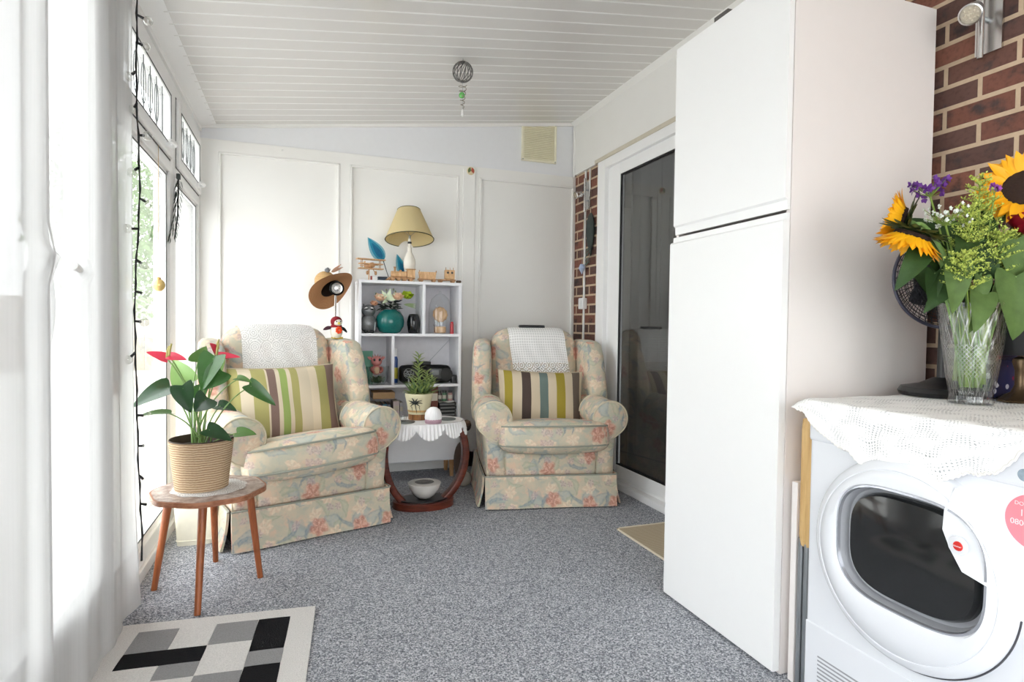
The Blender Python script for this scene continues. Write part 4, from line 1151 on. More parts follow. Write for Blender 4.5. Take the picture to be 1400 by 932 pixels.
G().tube([(.02, .02, .14), (.185, .03, .31)], [.0025, .0015], 8).obj('aerial', STEEL, t)
t = thing('wire_ball', 'small silver wire ball in front of the radio', 'ornament', (.715, 4.165, Z2))
g = G()
for k in range(9):
    R_ = Matrix.Rotation(k*PI/9, 3, 'Z') @ Matrix.Rotation(.6+k*.9, 3, 'X')
    g.tube([R_ @ Vector((.036*math.cos(a*PI/12), .036*math.sin(a*PI/12), 0))+Vector((0, 0, .075)) for a in range(24)], .0016, 5, closed=True)
g.lathe([(0, 0), (.03, 0), (.028, .006), (.006, .012), (.004, .04), (0, .04)], n=20)
g.obj('wire_cage', STEEL, t)
t = thing('black_tin', 'small black tin right of the radio', 'tin', (1.045, 4.19, Z2))
G().rbox((0, 0, .026), (.036, .05, .052), .004, n=4).obj('tin_body', BLACK, t); G().rbox((0, 0, .056), (.038, .052, .008), .002, n=3).obj('lid', BLACK, t)

# --- bottom shelf: books, jars and cases
def book(x, w, d, h, c, label, y=4.20, tilt=0.):
    t = thing('book', label, 'book', (x, y, Z3), tilt, 'books on the bottom shelf')
    m = P('book_%d_%d_%d' % tuple(int(v*255) for v in c), c, .5)
    G().bx(-w/2, -w/2+.002, 0, d, 0, h).bx(w/2-.002, w/2, 0, d, 0, h).bx(-w/2, w/2, -.002, .002, 0, h, .001).obj('cover', m, t, smooth=False)
    G().bx(-w/2+.002, w/2-.002, .002, d-.003, .003, h-.003).obj('pages', PAPER, t, smooth=False)
    G().bx(-w/2+.003, w/2-.003, -.0026, -.0019, h*.62, h*.82).obj('spine_label', P('spine_label', srgb(206, 198, 180), .6), t, smooth=False)
book(.410, .034, .16, .19, srgb(44, 38, 40), 'black book at the left end of the bottom shelf')
book(.446, .028, .16, .17, srgb(120, 112, 104), 'grey brown book next to the leftmost black one')
book(.484, .040, .16, .155, srgb(118, 66, 44), 'rust brown book under the tan one')
book(.524, .034, .16, .15, srgb(60, 62, 78), 'slate book between the rust brown and blue ones')
book(.556, .026, .16, .15, srgb(70, 134, 164), 'bright blue book under the tan one')
book(.584, .024, .16, .15, srgb(112, 116, 130), 'grey blue book under the right end of the tan one')
book(.632, .042, .15, .17, srgb(206, 190, 190), 'pale pink book with a dark mark right of the blue ones', 4.18)
book(.668, .024, .15, .16, srgb(180, 178, 182), 'light grey book half hidden by the potted plant', 4.18)
t = thing('book', 'tan book lying flat on the upright ones', 'book', (.545, 4.17, Z3+.1905), 0, 'books on the bottom shelf')
TAN = P('tan_cover', srgb(180, 146, 104), .6)
G().bx(-.075, .075, 0, .16, 0, .003).bx(-.075, .075, 0, .16, .042, .045).bx(-.075, .075, -.001, .003, 0, .045).obj('cover', TAN, t, smooth=False); G().bx(-.073, .073, .003, .158, .003, .042).obj('pages', PAPER, t, smooth=False)
t.location.z = Z3+.191
book(.906, .052, .15, .265, srgb(112, 56, 40), 'tall red brown patterned book right of the potted plant', 4.19)
t = thing('cream_jug', 'small cream pottery jug behind the potted plant', 'jug', (.845, 4.24, Z3))
G().lathe([(0, 0), (.03, 0), (.038, .03), (.036, .07), (.026, .10), (.03, .12), (.026, .12), (.022, .10), (0, .09)], n=28).obj('jug_body', P('jug_cream', srgb(196, 176, 132), .4), t)
G().tube(bez([(.032, 0, .10), (.06, 0, .09), (.055, 0, .04), (.036, 0, .035)], 8), .005, 8).obj('handle', P('jug_cream', srgb(196, 176, 132), .4), t)
zc_ = Z3
CASE = P('dark_case', srgb(52, 54, 56), .15); 
for k in range(6):
    t = thing('disc_case', ['lowest dark disc case of the stack at the right of the bottom shelf', 'second dark disc case up in the stack at the right', 'third dark disc case up in the stack at the right', 'fourth dark disc case up in the stack at the right', 'fifth dark disc case up in the stack, second from its top', 'topmost dark disc case of the stack, under the white paper'][k], 'disc case', (1.0+.003*math.sin(k*2), 4.17, zc_+.0005), .02*math.sin(k*5), 'stack of dark disc cases')
    G().rbox((0, .07, .012), (.125, .13, .024), .002, n=3).obj('case_shell', CASE, t); G().bx(-.055, .055, .0035, .0052, .006, .018).obj('spine_card', P('spine_grey', srgb(112, 114, 114), .5), t, smooth=False)
    zc_ += .025
g = G(); g.grid(lambda u, v: Vector((-.065+.13*u, .0+.1*v, .002+.004*math.sin(u*9+v*4)*(1-v))), 16, 6)
tag(g.obj('paper_sheet', P('white_paper', (.85, .85, .84), .7), loc=(1.0, 4.155, zc_+.003)), 'crumpled white paper on the stack of disc cases', 'paper')
for x, cA, lab in ((.948, srgb(88, 82, 76), 'grey spice jar, leftmost of three above the disc cases'), (.985, srgb(74, 118, 84), 'green labelled spice jar, middle of three above the disc cases'), (1.028, srgb(170, 130, 124), 'pinkish labelled spice jar, rightmost of three above the disc cases')):
    t = thing('spice_jar', lab, 'jar', (x, 4.215, zc_+.0105), 0, 'spice jars on the bottom shelf')
    G().lathe([(0, 0), (.016, 0), (.017, .05), (.013, .058), (0, .058)], n=24).obj('jar_body', P('jar_%s' % lab[:5], cA, .3), t); G().lathe([(.014, .058), (.014, .072), (0, .073)], n=24).obj('lid', P('jar_lid', srgb(60, 58, 58), .4), t)
    G().lathe([(.0175, .015), (.0178, .042)], n=24).obj('label_band', P('jar_label', srgb(190, 184, 172), .6), t)

# ================================================================== SIDE TABLE BETWEEN THE CHAIRS
TB = (.705, 3.545, 0)
t = thing('side_table', 'small oval mahogany table with bowed side supports between the armchairs', 'table', TB)
def ov(a, b, n=64): return [(a*math.cos(2*PI*k/n), b*math.sin(2*PI*k/n)) for k in range(n)]
G().prism(ov(.235, .17), .498, .518, bev=.004).obj('tabletop', MAHOG, t)
def bow(s):
    g = G(); pts = bez([(s*.19, 0, .505), (s*(.303 if s > 0 else .272), 0, .38), (s*(.28 if s > 0 else .252), 0, .14), (s*.11, 0, .02)], 24)
    def fn(u, v):
        i = min(int(u*24), 23); f = u*24-i; p = pts[i].lerp(pts[i+1], f); d = (pts[i+1]-pts[i]).normalized(); n_ = Vector((d.z, 0, -d.x))
        a = 2*PI*v; e = .35
        return p + n_*.021*math.copysign(abs(math.cos(a))**e, math.cos(a)) + Vector((0, .032, 0))*math.copysign(abs(math.sin(a))**e, math.sin(a))
    g.grid(fn, 24, 24); return g.obj('bowed_leg', MAHOG, t)
bow(1); bow(-1)
g = G().prism(ov(.185, .125), .0, .04, bev=.01); g.obj('base', MAHOG, t)
G().prism(ov(.15, .095), .0405, .048, bev=.002).obj('base_inset', BLACK, t)
# lace cloth with fan shaped edges
CLOTH = P('white_cotton', srgb(236, 234, 234), .85, bump=.4, bscale=120)
t = thing('table_doily', 'white lace doily with pleated fan edges over the oval side table', 'doily', (TB[0], TB[1], .5195))
g = G()
def top(u, v):
    a = 2*PI*u; return Vector((.237*v*math.cos(a), .172*v*math.sin(a), .002))
g.grid(top, 64, 6); g.obj('cloth_centre', CLOTH, t)
g = G()
def fan(u, v):
    k = u*10; f = k-math.floor(k); a = 2*PI*u
    drop = v*(.030+.062*math.sin(PI*f)**.7); out = .016*v+.0045*math.sin(f*2*PI*7)*min(1, v*2) + .008
    return Vector(((.237+out)*math.cos(a), (.172+out)*math.sin(a), .003-drop))
g.grid(fan, 720, 6)
g.obj('fan_edge', CLOTH, t)
g = G()
for dz in (.35, .7):
    for k in range(12): pass
# potted plant on it
TZ = .5225
t = thing('ceramic_plant_pot', 'cream ceramic pot painted with a black palm on the oval side table', 'plant pot', (.682, 3.60, TZ))
CP = P('cream_pot', srgb(214, 206, 172), .3, var=.08)
G().lathe([(0, 0), (.058, 0), (.062, .02), (.072, .09), (.082, .135), (.084, .138), (.084, .158), (.078, .160), (.074, .15), (.066, .09), (0, .09)], n=44).obj('pot_body', CP, t)
G().lathe([(.0635, .0), (.0635, .012), (.0645, .030), (.0655, .034)], n=44).obj('painted_band', wood('painted_band', srgb(96, 54, 30), srgb(172, 122, 66), (40, 40, 1), 2.), t)
G().lathe([(.0675, .048), (.0695, .056), (.0675, .06)], n=44).obj('relief_ring', P('tan_ring', srgb(190, 152, 98), .4), t)
g = G()
def onpot(x, z):   # point on the pot wall facing the camera side
    r = .0625+(.084-.0625)*z/.14; a = math.radians(-118)+x/r
    return Vector(((r+.0012)*math.cos(a), (r+.0012)*math.sin(a), z))
def stroke(a, b, w):
    p = [onpot(a[0]+(b[0]-a[0])*i/6, a[1]+(b[1]-a[1])*i/6 - .012*(i/6)**2) for i in range(7)]
    g.tube(p, [w*(1-.85*i/6) for i in range(7)], 6)
for x, z in ((-.036, .118), (-.03, .104), (.034, .122), (.036, .106), (-.014, .134), (.014, .132), (.024, .09), (-.026, .088)): stroke((0, .106), (x*1.25, .106+(z+.008-.106)*1.2), .006)
stroke((.0, .108), (.008, .055), .004)
for x in (-.022, .004, .024): stroke((x, .085), (x+.006, .06), .0022)
g.obj('painted_palm', P('palm_black', (.015, .02, .018), .4), t)
G().lathe([(0, .142), (.075, .142)], n=32).obj('soil', P('soil', (.03, .022, .016), .95), t)
HA = P('haworthia_green', srgb(158, 174, 104), .45, var=.3, scale=40); HB = P('haworthia_dark', srgb(98, 124, 80), .45, var=.3, scale=40)
t = thing('spiky_succulent', 'spiky green succulent with one tall shoot in the cream palm pot', 'plant', (.682, 3.60, TZ+.143))
r8 = random.Random(12)
def rosette(x, y, z0, n_, L, up, mats=(HA, HB)):
    gs = [G(), G()]
    for k in range(n_):
        a = k*2.399+r8.uniform(-.2, .2); e = up*(k/n_)+.25; d = Vector((math.cos(a), math.sin(a), e+r8.uniform(-.1, .2))).normalized()
        gs[k % 2].sheet_leaf((x, y, z0+.002*k), d, Vector((0, 0, 1))-d*.3, L*r8.uniform(.8, 1.35), .0115, 'lance', .12, .5, 6, 2, .004)
    for q, m in zip(gs, mats): q.obj('leaf_rosette', m, t)
for x, y, n_, L in ((-.03, -.02, 16, .075), (.035, -.01, 16, .085), (.0, .03, 14, .08), (.045, .03, 12, .09), (-.045, .02, 12, .07), (.005, -.04, 14, .07)): rosette(x, y, .0, n_, L, 1.6)
for (x, y, h, n_) in ((-.005, .0, .255, 28), (.05, .01, .15, 18), (.075, -.01, .11, 12), (-.03, .02, .10, 10)):
    G().tube([(x*.6, y, 0), (x, y, h)], [.004, .002], 8).obj('shoot_stem', HB, t)
    g2 = G()
    for k in range(n_):
        a = k*2.399; z = h*(.3+.7*k/n_); L = .062*(1-.35*k/n_); d = Vector((math.cos(a), math.sin(a), .7))
        g2.sheet_leaf((x, y, z), d, Vector((0, 0, 1)), L*1.15, .0105, 'lance', .1, .4, 5, 2, .003)
    g2.obj('shoot_leaves', HA, t)
t = thing('ribbed_dome_ornament', 'white ribbed dome on a pink base in front of the palm pot', 'ornament', (.735, 3.425, TZ))
G().lathe([(0, .012), (.045, .012), (.050, .03), (.048, .055), (.038, .078), (.02, .092), (0, .096)], n=80, fac=lambda a, z: 1+.018*math.cos(20*a)).obj('dome', P('dome_white', srgb(240, 238, 238), .5), t)
G().lathe([(0, 0), (.046, 0), (.050, .008), (.050, .022), (.046, .028)], n=48).obj('pink_base', P('dusty_pink', srgb(178, 144, 156), .5), t)
SLATE = P('slate_coaster', srgb(104, 108, 106), .35, var=.3, scale=60)
for x, y, lab in ((.585, 3.49, 'dark round coaster at the left side of the doily, by the armchair arm'), (.845, 3.535, 'dark round coaster right of the white ribbed dome')):
    t = G().lathe([(0, 0), (.052, 0), (.054, .003), (.052, .006), (0, .006)], n=40).obj('coaster', SLATE, loc=(x, y, TZ)); tag(t, lab, 'coaster', 'slate coasters')
t = thing('small_glass', 'small clear glass tumbler on the left coaster', 'glass', (.57, 3.50, TZ+.0065))
G().lathe([(0, 0), (.02, 0), (.024, .03), (.022, .03), (.018, .004), (0, .004)], n=28).obj('glass_body', CLEARG, t)
t = thing('white_bowl', 'white bowl with a grey patterned lid on the base of the oval table', 'bowl', (.71, 3.545, .0485))
G().lathe([(0, 0), (.035, 0), (.06, .018), (.085, .05), (.098, .085), (.100, .092), (.096, .095), (.06, .098), (.058, .096)], n=48).obj('bowl_body', P('bowl_white', srgb(222, 218, 212), .3), t)
G().lathe([(0, .097), (.058, .096)], n=40).lathe([(.02, .098), (.028, .101), (.036, .098)], n=40).obj('lid_disc', P('lid_grey', srgb(120, 118, 116), .4, var=.5, scale=60), t)
t = thing('soft_toy', 'dark brown and grey soft toy slumped between the bookcase and the right armchair', 'soft toy', (1.05, 3.93, 0))
TBR = P('toy_brown', srgb(62, 46, 38), .95, bump=.6, bscale=200); TGR = P('toy_grey', srgb(150, 144, 136), .95, bump=.6, bscale=200)
G().ell((.0, .04, .16), (.05, .06, .13), 12).ell((.015, .02, .32), (.022, .026, .11), 10).ell((.025, .0, .41), (.034, .036, .04), 12).obj('body', TBR, t)
G().ell((-.0, -.04, .055), (.055, .05, .055), 12).obj('paw', TGR, t); G().ell((.025, -.025, .43), (.024, .02, .02), 10).obj('muzzle', P('toy_tan', srgb(112, 88, 70), .9), t)

# ================================================================== READING LAMP, HAT, BIRD
LX, LY = .215, 4.20
t = thing('reading_lamp', 'slim silver floor reading lamp behind the armchair by the window', 'floor lamp', (LX, LY, 0))
G().lathe([(0, 0), (.12, 0), (.12, .012), (.03, .022), (0, .024)], n=40).obj('base', STEEL, t)
G().tube([(0, 0, .02), (0, .0, 1.0), (.002, -.02, 1.15), (.0, -.05, 1.28), (.0, -.07, 1.32)], [.009, .008, .008, .008, .008], 12).obj('pole', CHROME, t)
h = G().lathe([(0, -.05), (.03, -.045), (.046, -.01), (.048, .01), (.042, .012), (.038, .004), (0, .004)], (.006, -.09, 1.335), 36, rotto((.05, -1, -.05))).obj('lamp_head', BLACKG, t)
G().lathe([(0, 0), (.028, .001), (.036, .006)], (.006, -.097, 1.335), 32, rotto((.05, -1, -.05))).lathe([(0, .016), (.016, .012), (.02, .004)], (.006, -.097, 1.335), 20, rotto((.05, -1, -.05))).obj('reflector', CHROME, h)
HX = rotto((-.50, .56, .66))
STRAW = weave('straw_crown', srgb(176, 138, 92), srgb(214, 180, 132), 900, 900, .4); STRAWB = weave('straw_brim', srgb(150, 104, 68), srgb(192, 144, 102), 700, 900, .4)
t = thing('straw_hat', 'brown straw sun hat with grey flower hanging on the reading lamp', 'hat', (.187, 4.16, 1.335))
g = G()
def brim(u, v, o=0):
    a = 2*PI*u; r = .075+.088*v; z = .018*math.sin(2*a+.5)*v*v - .012*v
    p = HX @ Vector((r*math.cos(a), r*math.sin(a)*.96, z+o)); return p
g.grid(lambda u, v: brim(u, v), 64, 10, uvscale=(1, .09)); g.grid(lambda u, v: brim(u, 1-v, .003), 64, 10, uvscale=(1, .09))
g.obj('brim', STRAWB, t)
g = G().lathe([(.076, 0), (.076, .04), (.070, .09), (.050, .122), (.0, .130)], (0, 0, 0), 40, HX).lathe([(0, .126), (.048, .118), (.067, .088), (.073, .04), (.073, 0)], (0, 0, 0), 40, HX); g.obj('crown', STRAW, t)
g = G().lathe([(.0, .118), (.045, .112), (.064, .084), (.070, .04), (.072, .001)], (0, 0, 0), 40, HX); g.obj('lining', P('hat_lining', srgb(48, 28, 20), .8), t)
G().lathe([(.0772, .002), (.0765, .024)], (0, 0, 0), 40, HX).obj('ribbon', P('hat_ribbon', srgb(132, 84, 54), .6), t)
g = G(); rq = random.Random(2)
for k in range(26):
    a = k*2.4; d = HX @ Vector((math.cos(a), math.sin(a), .5+rq.random()))
    g.sheet_leaf(HX @ Vector((.03, -.06, .06)) + Vector((.0, -.02, .02)), d, HX @ Vector((0, 0, 1)), .032, .02, 'petal', -.2, .2, 4, 2, 0)
g.obj('flower', P('hat_flower', srgb(126, 130, 136), .8), t)
for k, d in enumerate(((.9, 0, .75), (1, 0, .45))):
    G().sheet_leaf(HX @ Vector((.035, -.055, .06))+Vector((.01, -.02, .02)), d, (0, -1, .4), .085, .018, 'lance', -.1, .2).obj('ribbon_tail', P('ribbon_tan', srgb(160, 120, 96), .5), t)
# toy bird on the chair back
bp = inchair(C1, RZ1, (.335, .62, 1.005))
t = thing('toy_bird', 'small plush bird in a dark red hood and orange scarf on the armchair top', 'soft toy', bp, RZ1-.1)
FELT_R = P('felt_dark_red', srgb(128, 22, 34), .9); FELT_O = P('felt_orange', srgb(226, 74, 32), .9); FELT_W = P('felt_white', srgb(232, 226, 212), .9); FELT_B = P('felt_black', srgb(30, 24, 26), .9); YEL = P('beak_yellow', srgb(206, 190, 70), .6)
G().ell((0, 0, .045), (.038, .04, .045), 14).obj('body', FELT_W, t)
G().ell((0, 0, .108), (.036, .034, .034), 14).obj('hood', FELT_R, t)
G().ell((.004, -.018, .102), (.027, .022, .024), 12).obj('face', FELT_W, t)
for s in (-1, 1): G().ell((.004+s*.013, -.038, .109), (.004, .003, .005), 8).obj('eye', BLACKG, t)
G().tube([(.006, -.036, .098), (.009, -.056, .092)], [.009, .001], 10).obj('beak', YEL, t)
G().lathe([(.03, -.010), (.036, 0), (.03, .010)], (0, 0, .078), 24).obj('scarf', FELT_R, t)
g = G()
for k in range(7): g.ell((.006+.012*math.cos(k*.9), -.038, .055+.014*math.sin(k*.9)), (.010, .008, .010), 8)
g.obj('scarf_knot', FELT_O, t)
for s in (-1, 1): G().sheet_leaf((s*.028, .0, .07), (s*1, .1, -.5 if s > 0 else -.1), (0, -.6, .8), .055, .03, 'petal', .2, .2, 6, 4, .006).obj('wing', FELT_B if s > 0 else P('felt_plum', srgb(66, 30, 44), .9), t)
G().rbox((.01, .02, .006), (.06, .075, .012), .005, n=4).obj('feet', P('felt_yellow', srgb(196, 170, 60), .9), t)

# ================================================================== ON THE END WALL AND BRICK PIER
t = thing('wall_vent', 'square cream slatted ventilation grille high on the end wall', 'vent', (1.79, YF-.0085, 2.572))
VC = P('vent_cream', srgb(240, 235, 210), .45)
g = G(); a, b, w = .150, .157, .02
for q in ((-a, a, b-w, b), (-a, a, -b, -b+w), (-a, -a+w, -b, b), (a-w, a, -b, b)): g.bx(q[0], q[1], -.018, 0, q[2], q[3], .004)
g.obj('grille_frame', VC, t)
G().bx(-.14, .14, -.004, 0, -.145, .145).obj('back_plate', P('vent_back', srgb(222, 214, 180), .7), t)
g = G()
for k in range(19): g.box((0, -.009, -.128+k*.0142), (.262, .012, .0075), 0, 1, Matrix.Rotation(.5, 3, 'X'))
g.obj('slats', VC, t)
g = G()
for x in (-.139, .139):
    for z in (-.146, .146): g.lathe([(0, 0), (.005, 0), (.004, .003), (0, .003)], (x, -.018, z), 10, rotto((0, -1, 0)))
g.obj('screws', STEEL, t)
t = thing('wall_medallion', 'small round red, green and white disc on the stile of the end wall', 'ornament', (1.222, YF-.0265, 2.285))
G().lathe([(0, 0), (.030, 0), (.030, .008), (.026, .012), (0, .012)], (0, 0, 0), 32, rotto((0, -1, 0))).obj('disc', P('medallion_cream', srgb(220, 206, 170), .5), t)
def sect(a0, a1, r): return [(0, 0)]+[(r*math.cos(a0+(a1-a0)*k/8), r*math.sin(a0+(a1-a0)*k/8)) for k in range(9)]
for nm, a0, a1, m in (('red_sector', -.8, 1.35, P('medallion_red', srgb(178, 84, 64), .5)), ('green_sector', 1.8, 3.9, P('medallion_green', srgb(104, 120, 74), .5))):
    G().prism(sect(a0, a1, .025), -.0145, -.0122, lambda a, b, c: Vector((a, c, b))).obj(nm, m, t)
t = G().tube([(0, 0, 0), (0, -.012, 0)], [.006, .004], 10).obj('cup_hook', P('hook_white', (.8, .8, .78), .4), loc=(-.13, YF-.0185, 2.30)); tag(t, 'tiny white hook on the top rail of the end wall', 'hook')
# cables, switch, spotlight
CW = P('cable_white', srgb(232, 232, 230), .4)
t = G().tube([(2.112, 4.235, z) for z in (2.33, 1.8, 1.3, .5, .05)], .009, 8).obj('cable_conduit', CW); tag(t, 'white vertical cable conduit down the brick pier', 'cable')
t = G().tube(bez([(2.112, 4.165, 2.33), (2.105, 4.15, 2.2), (2.112, 4.16, 2.17)], 8)+[Vector((2.112, 4.175, 2.09))], .006, 8).obj('lamp_cable', CW); tag(t, 'short white lamp cable looping down to the pier spotlight', 'cable')
t = thing('light_switch', 'white square switch box on the brick pier above the armchair', 'switch', (2.119, 4.235, 1.285))
G().rbox((-.018, 0, 0), (.036, .088, .088), .005, n=4).obj('switch_box', WHITE_UPVC, t); G().rbox((-.038, 0, 0), (.006, .028, .05), .002, n=3).obj('rocker', WHITE_UPVC, t)
def spotlight(label, loc, L, dirs, sc=1.):
    t = thing('wall_spotlight', label, 'spotlight', loc, 0, 'brushed chrome spotlights')
    G().rbox((-.006*sc, 0, 0), (.012*sc, .075*sc, L), .003, n=3).obj('wall_plate', CHROME, t)
    G().tube([(-.035*sc, .006, -L/2-.02), (-.035*sc, .006, L/2+.02)], .009*sc, 14).obj('bar', CHROME, t)
    g = G()
    for z in (-L*.18, L*.18): g.tube([(-.01*sc, .006, z), (-.03*sc, .006, z)], .008*sc, 10)
    g.obj('standoff', STEEL, t)
    for z, d in dirs:
        d = Vector(d).normalized(); b = Vector((-.055*sc, .012, z)); R = rotto(d)
        hd = G().lathe([(0, -.055*sc), (.012*sc, -.054*sc), (.024*sc, -.04*sc), (.027*sc, 0), (.030*sc, .012*sc), (.026*sc, .014*sc), (.025*sc, .006*sc)], b+d*.055*sc, 28, R).obj('lamp_head', CHROME, t)
        G().tube([(-.035*sc, .006, z), b], .006*sc, 8).obj('pivot', STEEL, hd)
        g = G().lathe([(0, .009*sc), (.025*sc, .007*sc)], b+d*.055*sc, 28, R)
        for k in range(16):
            a = k*2.399; q = .0055*math.sqrt(k)*sc
            g.ell(b+d*.055*sc + R @ Vector((q*math.cos(a), q*math.sin(a), .010*sc)), (.0035*sc,)*3, 5)
        g.obj('bulb_face', P('bulb_face', srgb(206, 196, 178), .25), hd)
spotlight('small chrome wall spotlight on the brick pier, its head turned to the left', (2.119, 4.19, 2.13), .22, (( .01, (-.9, -.1, -.25)),), .95)
spotlight('large chrome wall spotlight on the near brick wall above the sunflowers', (2.119, 1.322, 2.18), .34, ((-.03, (-.62, -.25, -.45)),), 1.1)
t = thing('hanging_feather', 'long dark green hanging ornament on the brick pier', 'ornament', (2.095, 4.10, 1.98))
G().tube([(0, 0, .05), (0, 0, 0)], .0015, 5).obj('cord', BLACK, t)
DKG = P('ornament_dark', srgb(44, 54, 50), .5, var=.5, scale=40)
G().sheet_leaf((0, 0, 0), (0, .03, -1), (-1, -.3, 0), .34, .085, 'lance', .02, .15, 14, 4, .008).obj('blade', DKG, t)
g = G(); rq = random.Random(9)
for k in range(10): g.sheet_leaf((-.01, .01+rq.uniform(-.03, .03), -.26-.013*k), (-.5, rq.uniform(-.8, .8), -.6), (-1, 0, .3), .05, .02, 'lance', .1, .1, 4, 2, 0)
g.obj('leaf_fringe', P('ornament_green', srgb(60, 92, 78), .4, var=.4), t)
t = thing('hanging_crystal', 'pale blue faceted glass drop hanging in front of the brick pier', 'ornament', (2.07, 4.195, 1.56))
G().lathe([(0, -.05), (.028, 0), (.016, .03), (0, .034)], n=8).obj('drop', P('crystal_blue', srgb(176, 192, 222), .05, spec=.9), t, smooth=False); G().tube([(0, 0, .034), (0, 0, .2), (.03, 0, .5)], .001, 5).obj('thread', STEEL, t)

# wind spinner
t = thing('wind_spinner', 'silver wire ball wind spinner with green glass bead hanging from the ceiling', 'wind spinner', (.852, 3.272, zc(.852)))
g = G()
for k in range(8):
    pts = [Vector((.056*math.cos(a*PI/14), 0, .056*math.sin(a*PI/14))) for a in range(28)]
    M = Matrix.Rotation(.28, 3, 'Y') @ Matrix.Rotation(k*PI/8, 3, 'Z')
    g.tube([M @ p + Vector((0, 0, -.075)) for p in pts], .0026, 6, closed=True)
g.obj('wire_ball', P('spinner_wire', srgb(122, 120, 118), .3, .8), t)
G().tube([(0, 0, 0), (0, 0, -.02)], .0015, 5).tube([(0, 0, -.13), (0, 0, -.33)], .0012, 5).obj('hanging_wire', STEEL, t)
g = G(); pts = []
for k in range(60):
    a = k*.55; z = -.145-.13*k/59; r = .024*(1-.65*k/59); pts.append((r*math.cos(a), r*math.sin(a), z))
g.tube(pts, .0018, 6); g.obj('wire_spiral', P('spinner_bronze', srgb(138, 130, 112), .35, .7), t)
G().ell((-.004, 0, -.205), (.017, .017, .017), 10).obj('green_bead', P('green_glass_bead', srgb(112, 190, 104), .1), t)
G().lathe([(0, -.33), (.008, -.315), (.006, -.295), (0, -.275)], n=12).obj('clear_drop', P('drop_clear', srgb(232, 230, 228), .1), t)
# string lights down the edge of the curtain
def sx(z): return -.575 + .004*math.sin(z*7)
t = thing('string_lights', 'black cable string of clear bulbs hanging beside the curtain edge', 'string lights', (0, 0, 0))
def spos(z): return Vector((-.572+.006*math.sin(z*5), 2.535+.018*math.sin(z*3.1+1)+.012*math.sin(z*9), z))
pts = [spos(2.34-.05*k) for k in range(44)]
G().tube(pts, .0026, 6).tube([p+Vector((.004*math.cos(i*1.7), .004*math.sin(i*1.7), 0)) for i, p in enumerate(pts)], .0022, 6).obj('cable', BLACK, t)
BULB = glassy('bulb_glass', (.95, .95, .93), 2.5, .02, .06)
rq = random.Random(4)
for k, py in enumerate((2.235, 2.13, 2.02, 1.90, 1.785, 1.67, 1.555, 1.44, 1.325, 1.21, 1.10, .985, .75, .635, .525, .415)):
    p = spos(py); d = Vector((rq.choice((-.5, .8, .9)), -.35 if k % 3 else .8, rq.uniform(-.8, .1))).normalized()
    if k in (0, 9): d = Vector((1, .3, -.35)).normalized()
    b = G().tube([p, p+d*.022], [.0042, .0055], 8).obj('socket', BLACK, t)
    G().ell(p+d*.037, (.0165,)*3, 8).obj('bulb', BULB, b)
t = thing('gold_bauble', 'golden glass bauble hanging in front of the left window', 'bauble', (-.60, 3.02, 1.262))
G().ell((0, 0, 0), (.026, .026, .028), 12).obj('ball', P('gold_glass', srgb(216, 186, 120), .1, .3), t); G().tube([(0, 0, .028), (0, 0, .62)], .001, 5).lathe([(.008, .026), (.008, .034), (0, .034)], n=10).obj('thread_and_cap', P('gold_cap', srgb(190, 150, 80), .3, .6), t)
t = thing('leaf_garland', 'short dark green leaf garland hanging on the bar between the windows', 'garland', (-.622, 3.60, 1.87))
g = G(); rq = random.Random(8)
for k in range(130):
    z = -.01-.0026*k; a = rq.uniform(0, 2*PI)
    g.sheet_leaf((.01*math.cos(a), .012*math.sin(a)-.000011*k*k, z), (math.cos(a)*.3+.1, math.sin(a)*.5, -.9), (1, 0, .2), .04, .016, 'lance', .1, .1, 4, 2, 0)
g.obj('leaves', P('garland_green', srgb(52, 70, 58), .5, var=.5), t)
G().tube([(0, 0, .0), (0, -.02, -.2), (0, -.19*0-.1, -.34)], .004, 6).obj('cord', BLACK, t); G().rbox((.0, 0, .005), (.02, .03, .03), .004, n=3).obj('bow', DKG, t)

# ================================================================== TALL CABINET
t = thing('tall_cabinet', 'tall white two door larder cabinet standing against the house wall', 'cabinet', (0, 0, 0))
G().bx(1.442, 2.06, 1.46, 1.478, .0, 2.21).bx(1.442, 2.06, 2.042, 2.06, .0, 2.21).bx(1.442, 2.06, 1.478, 2.042, 2.192, 2.21).bx(1.46, 2.06, 1.478, 2.042, .09, .108).bx(1.47, 1.486, 1.478, 2.042, 0, .09).bx(2.05, 2.06, 1.478, 2.042, .1, 2.2).bx(1.442, 2.05, 1.478, 2.042, 1.478, 1.496).obj('carcass', CABS, t, smooth=False)
fr = lambda a, b, c: Vector((a, c, b))
G().prism([(1.414, .012), (1.414, 1.438), (1.419, 1.444), (1.428, 1.440), (1.430, 1.466), (1.439, 1.466), (1.439, .012)], 1.461, 2.062, fr).obj('lower_door', CABW, t, angle=30)
G().prism([(1.420, 1.512), (1.428, 1.505), (1.430, 1.476), (1.439, 1.476), (1.439, 2.222), (1.424, 2.222), (1.420, 2.218)], 1.461, 2.050, fr).obj('upper_door', CABW, t, angle=30)
G().bx(1.425, 1.50, 1.755, 1.83, 2.212, 2.24, .002).obj('hinge_cover', P('dark_grey_hinge', srgb(92, 88, 88), .5), t)
t = G().bx(1.447, 1.95, 1.412, 1.434, .0, .627, .002).obj('white_board', CABS); tag(t, 'narrow white board standing on edge between the tall cabinet and the dryer', 'board')
t = thing('folding_table', 'folded table with bamboo top and grey metal legs beside the dryer', 'table', (0, 0, 0))
G().rbox((1.66, 1.379, .635), (.44, .048, .40), .016, n=6).obj('tabletop', PINE, t)
for x in (1.452, 1.85):
    G().tube([(x, 1.374, 0), (x, 1.374, .46)], .009, 10).obj('leg', STEEL, t); G().tube([(x, 1.396, 0), (x, 1.396, .46)], .009, 10).obj('leg', STEEL, t)

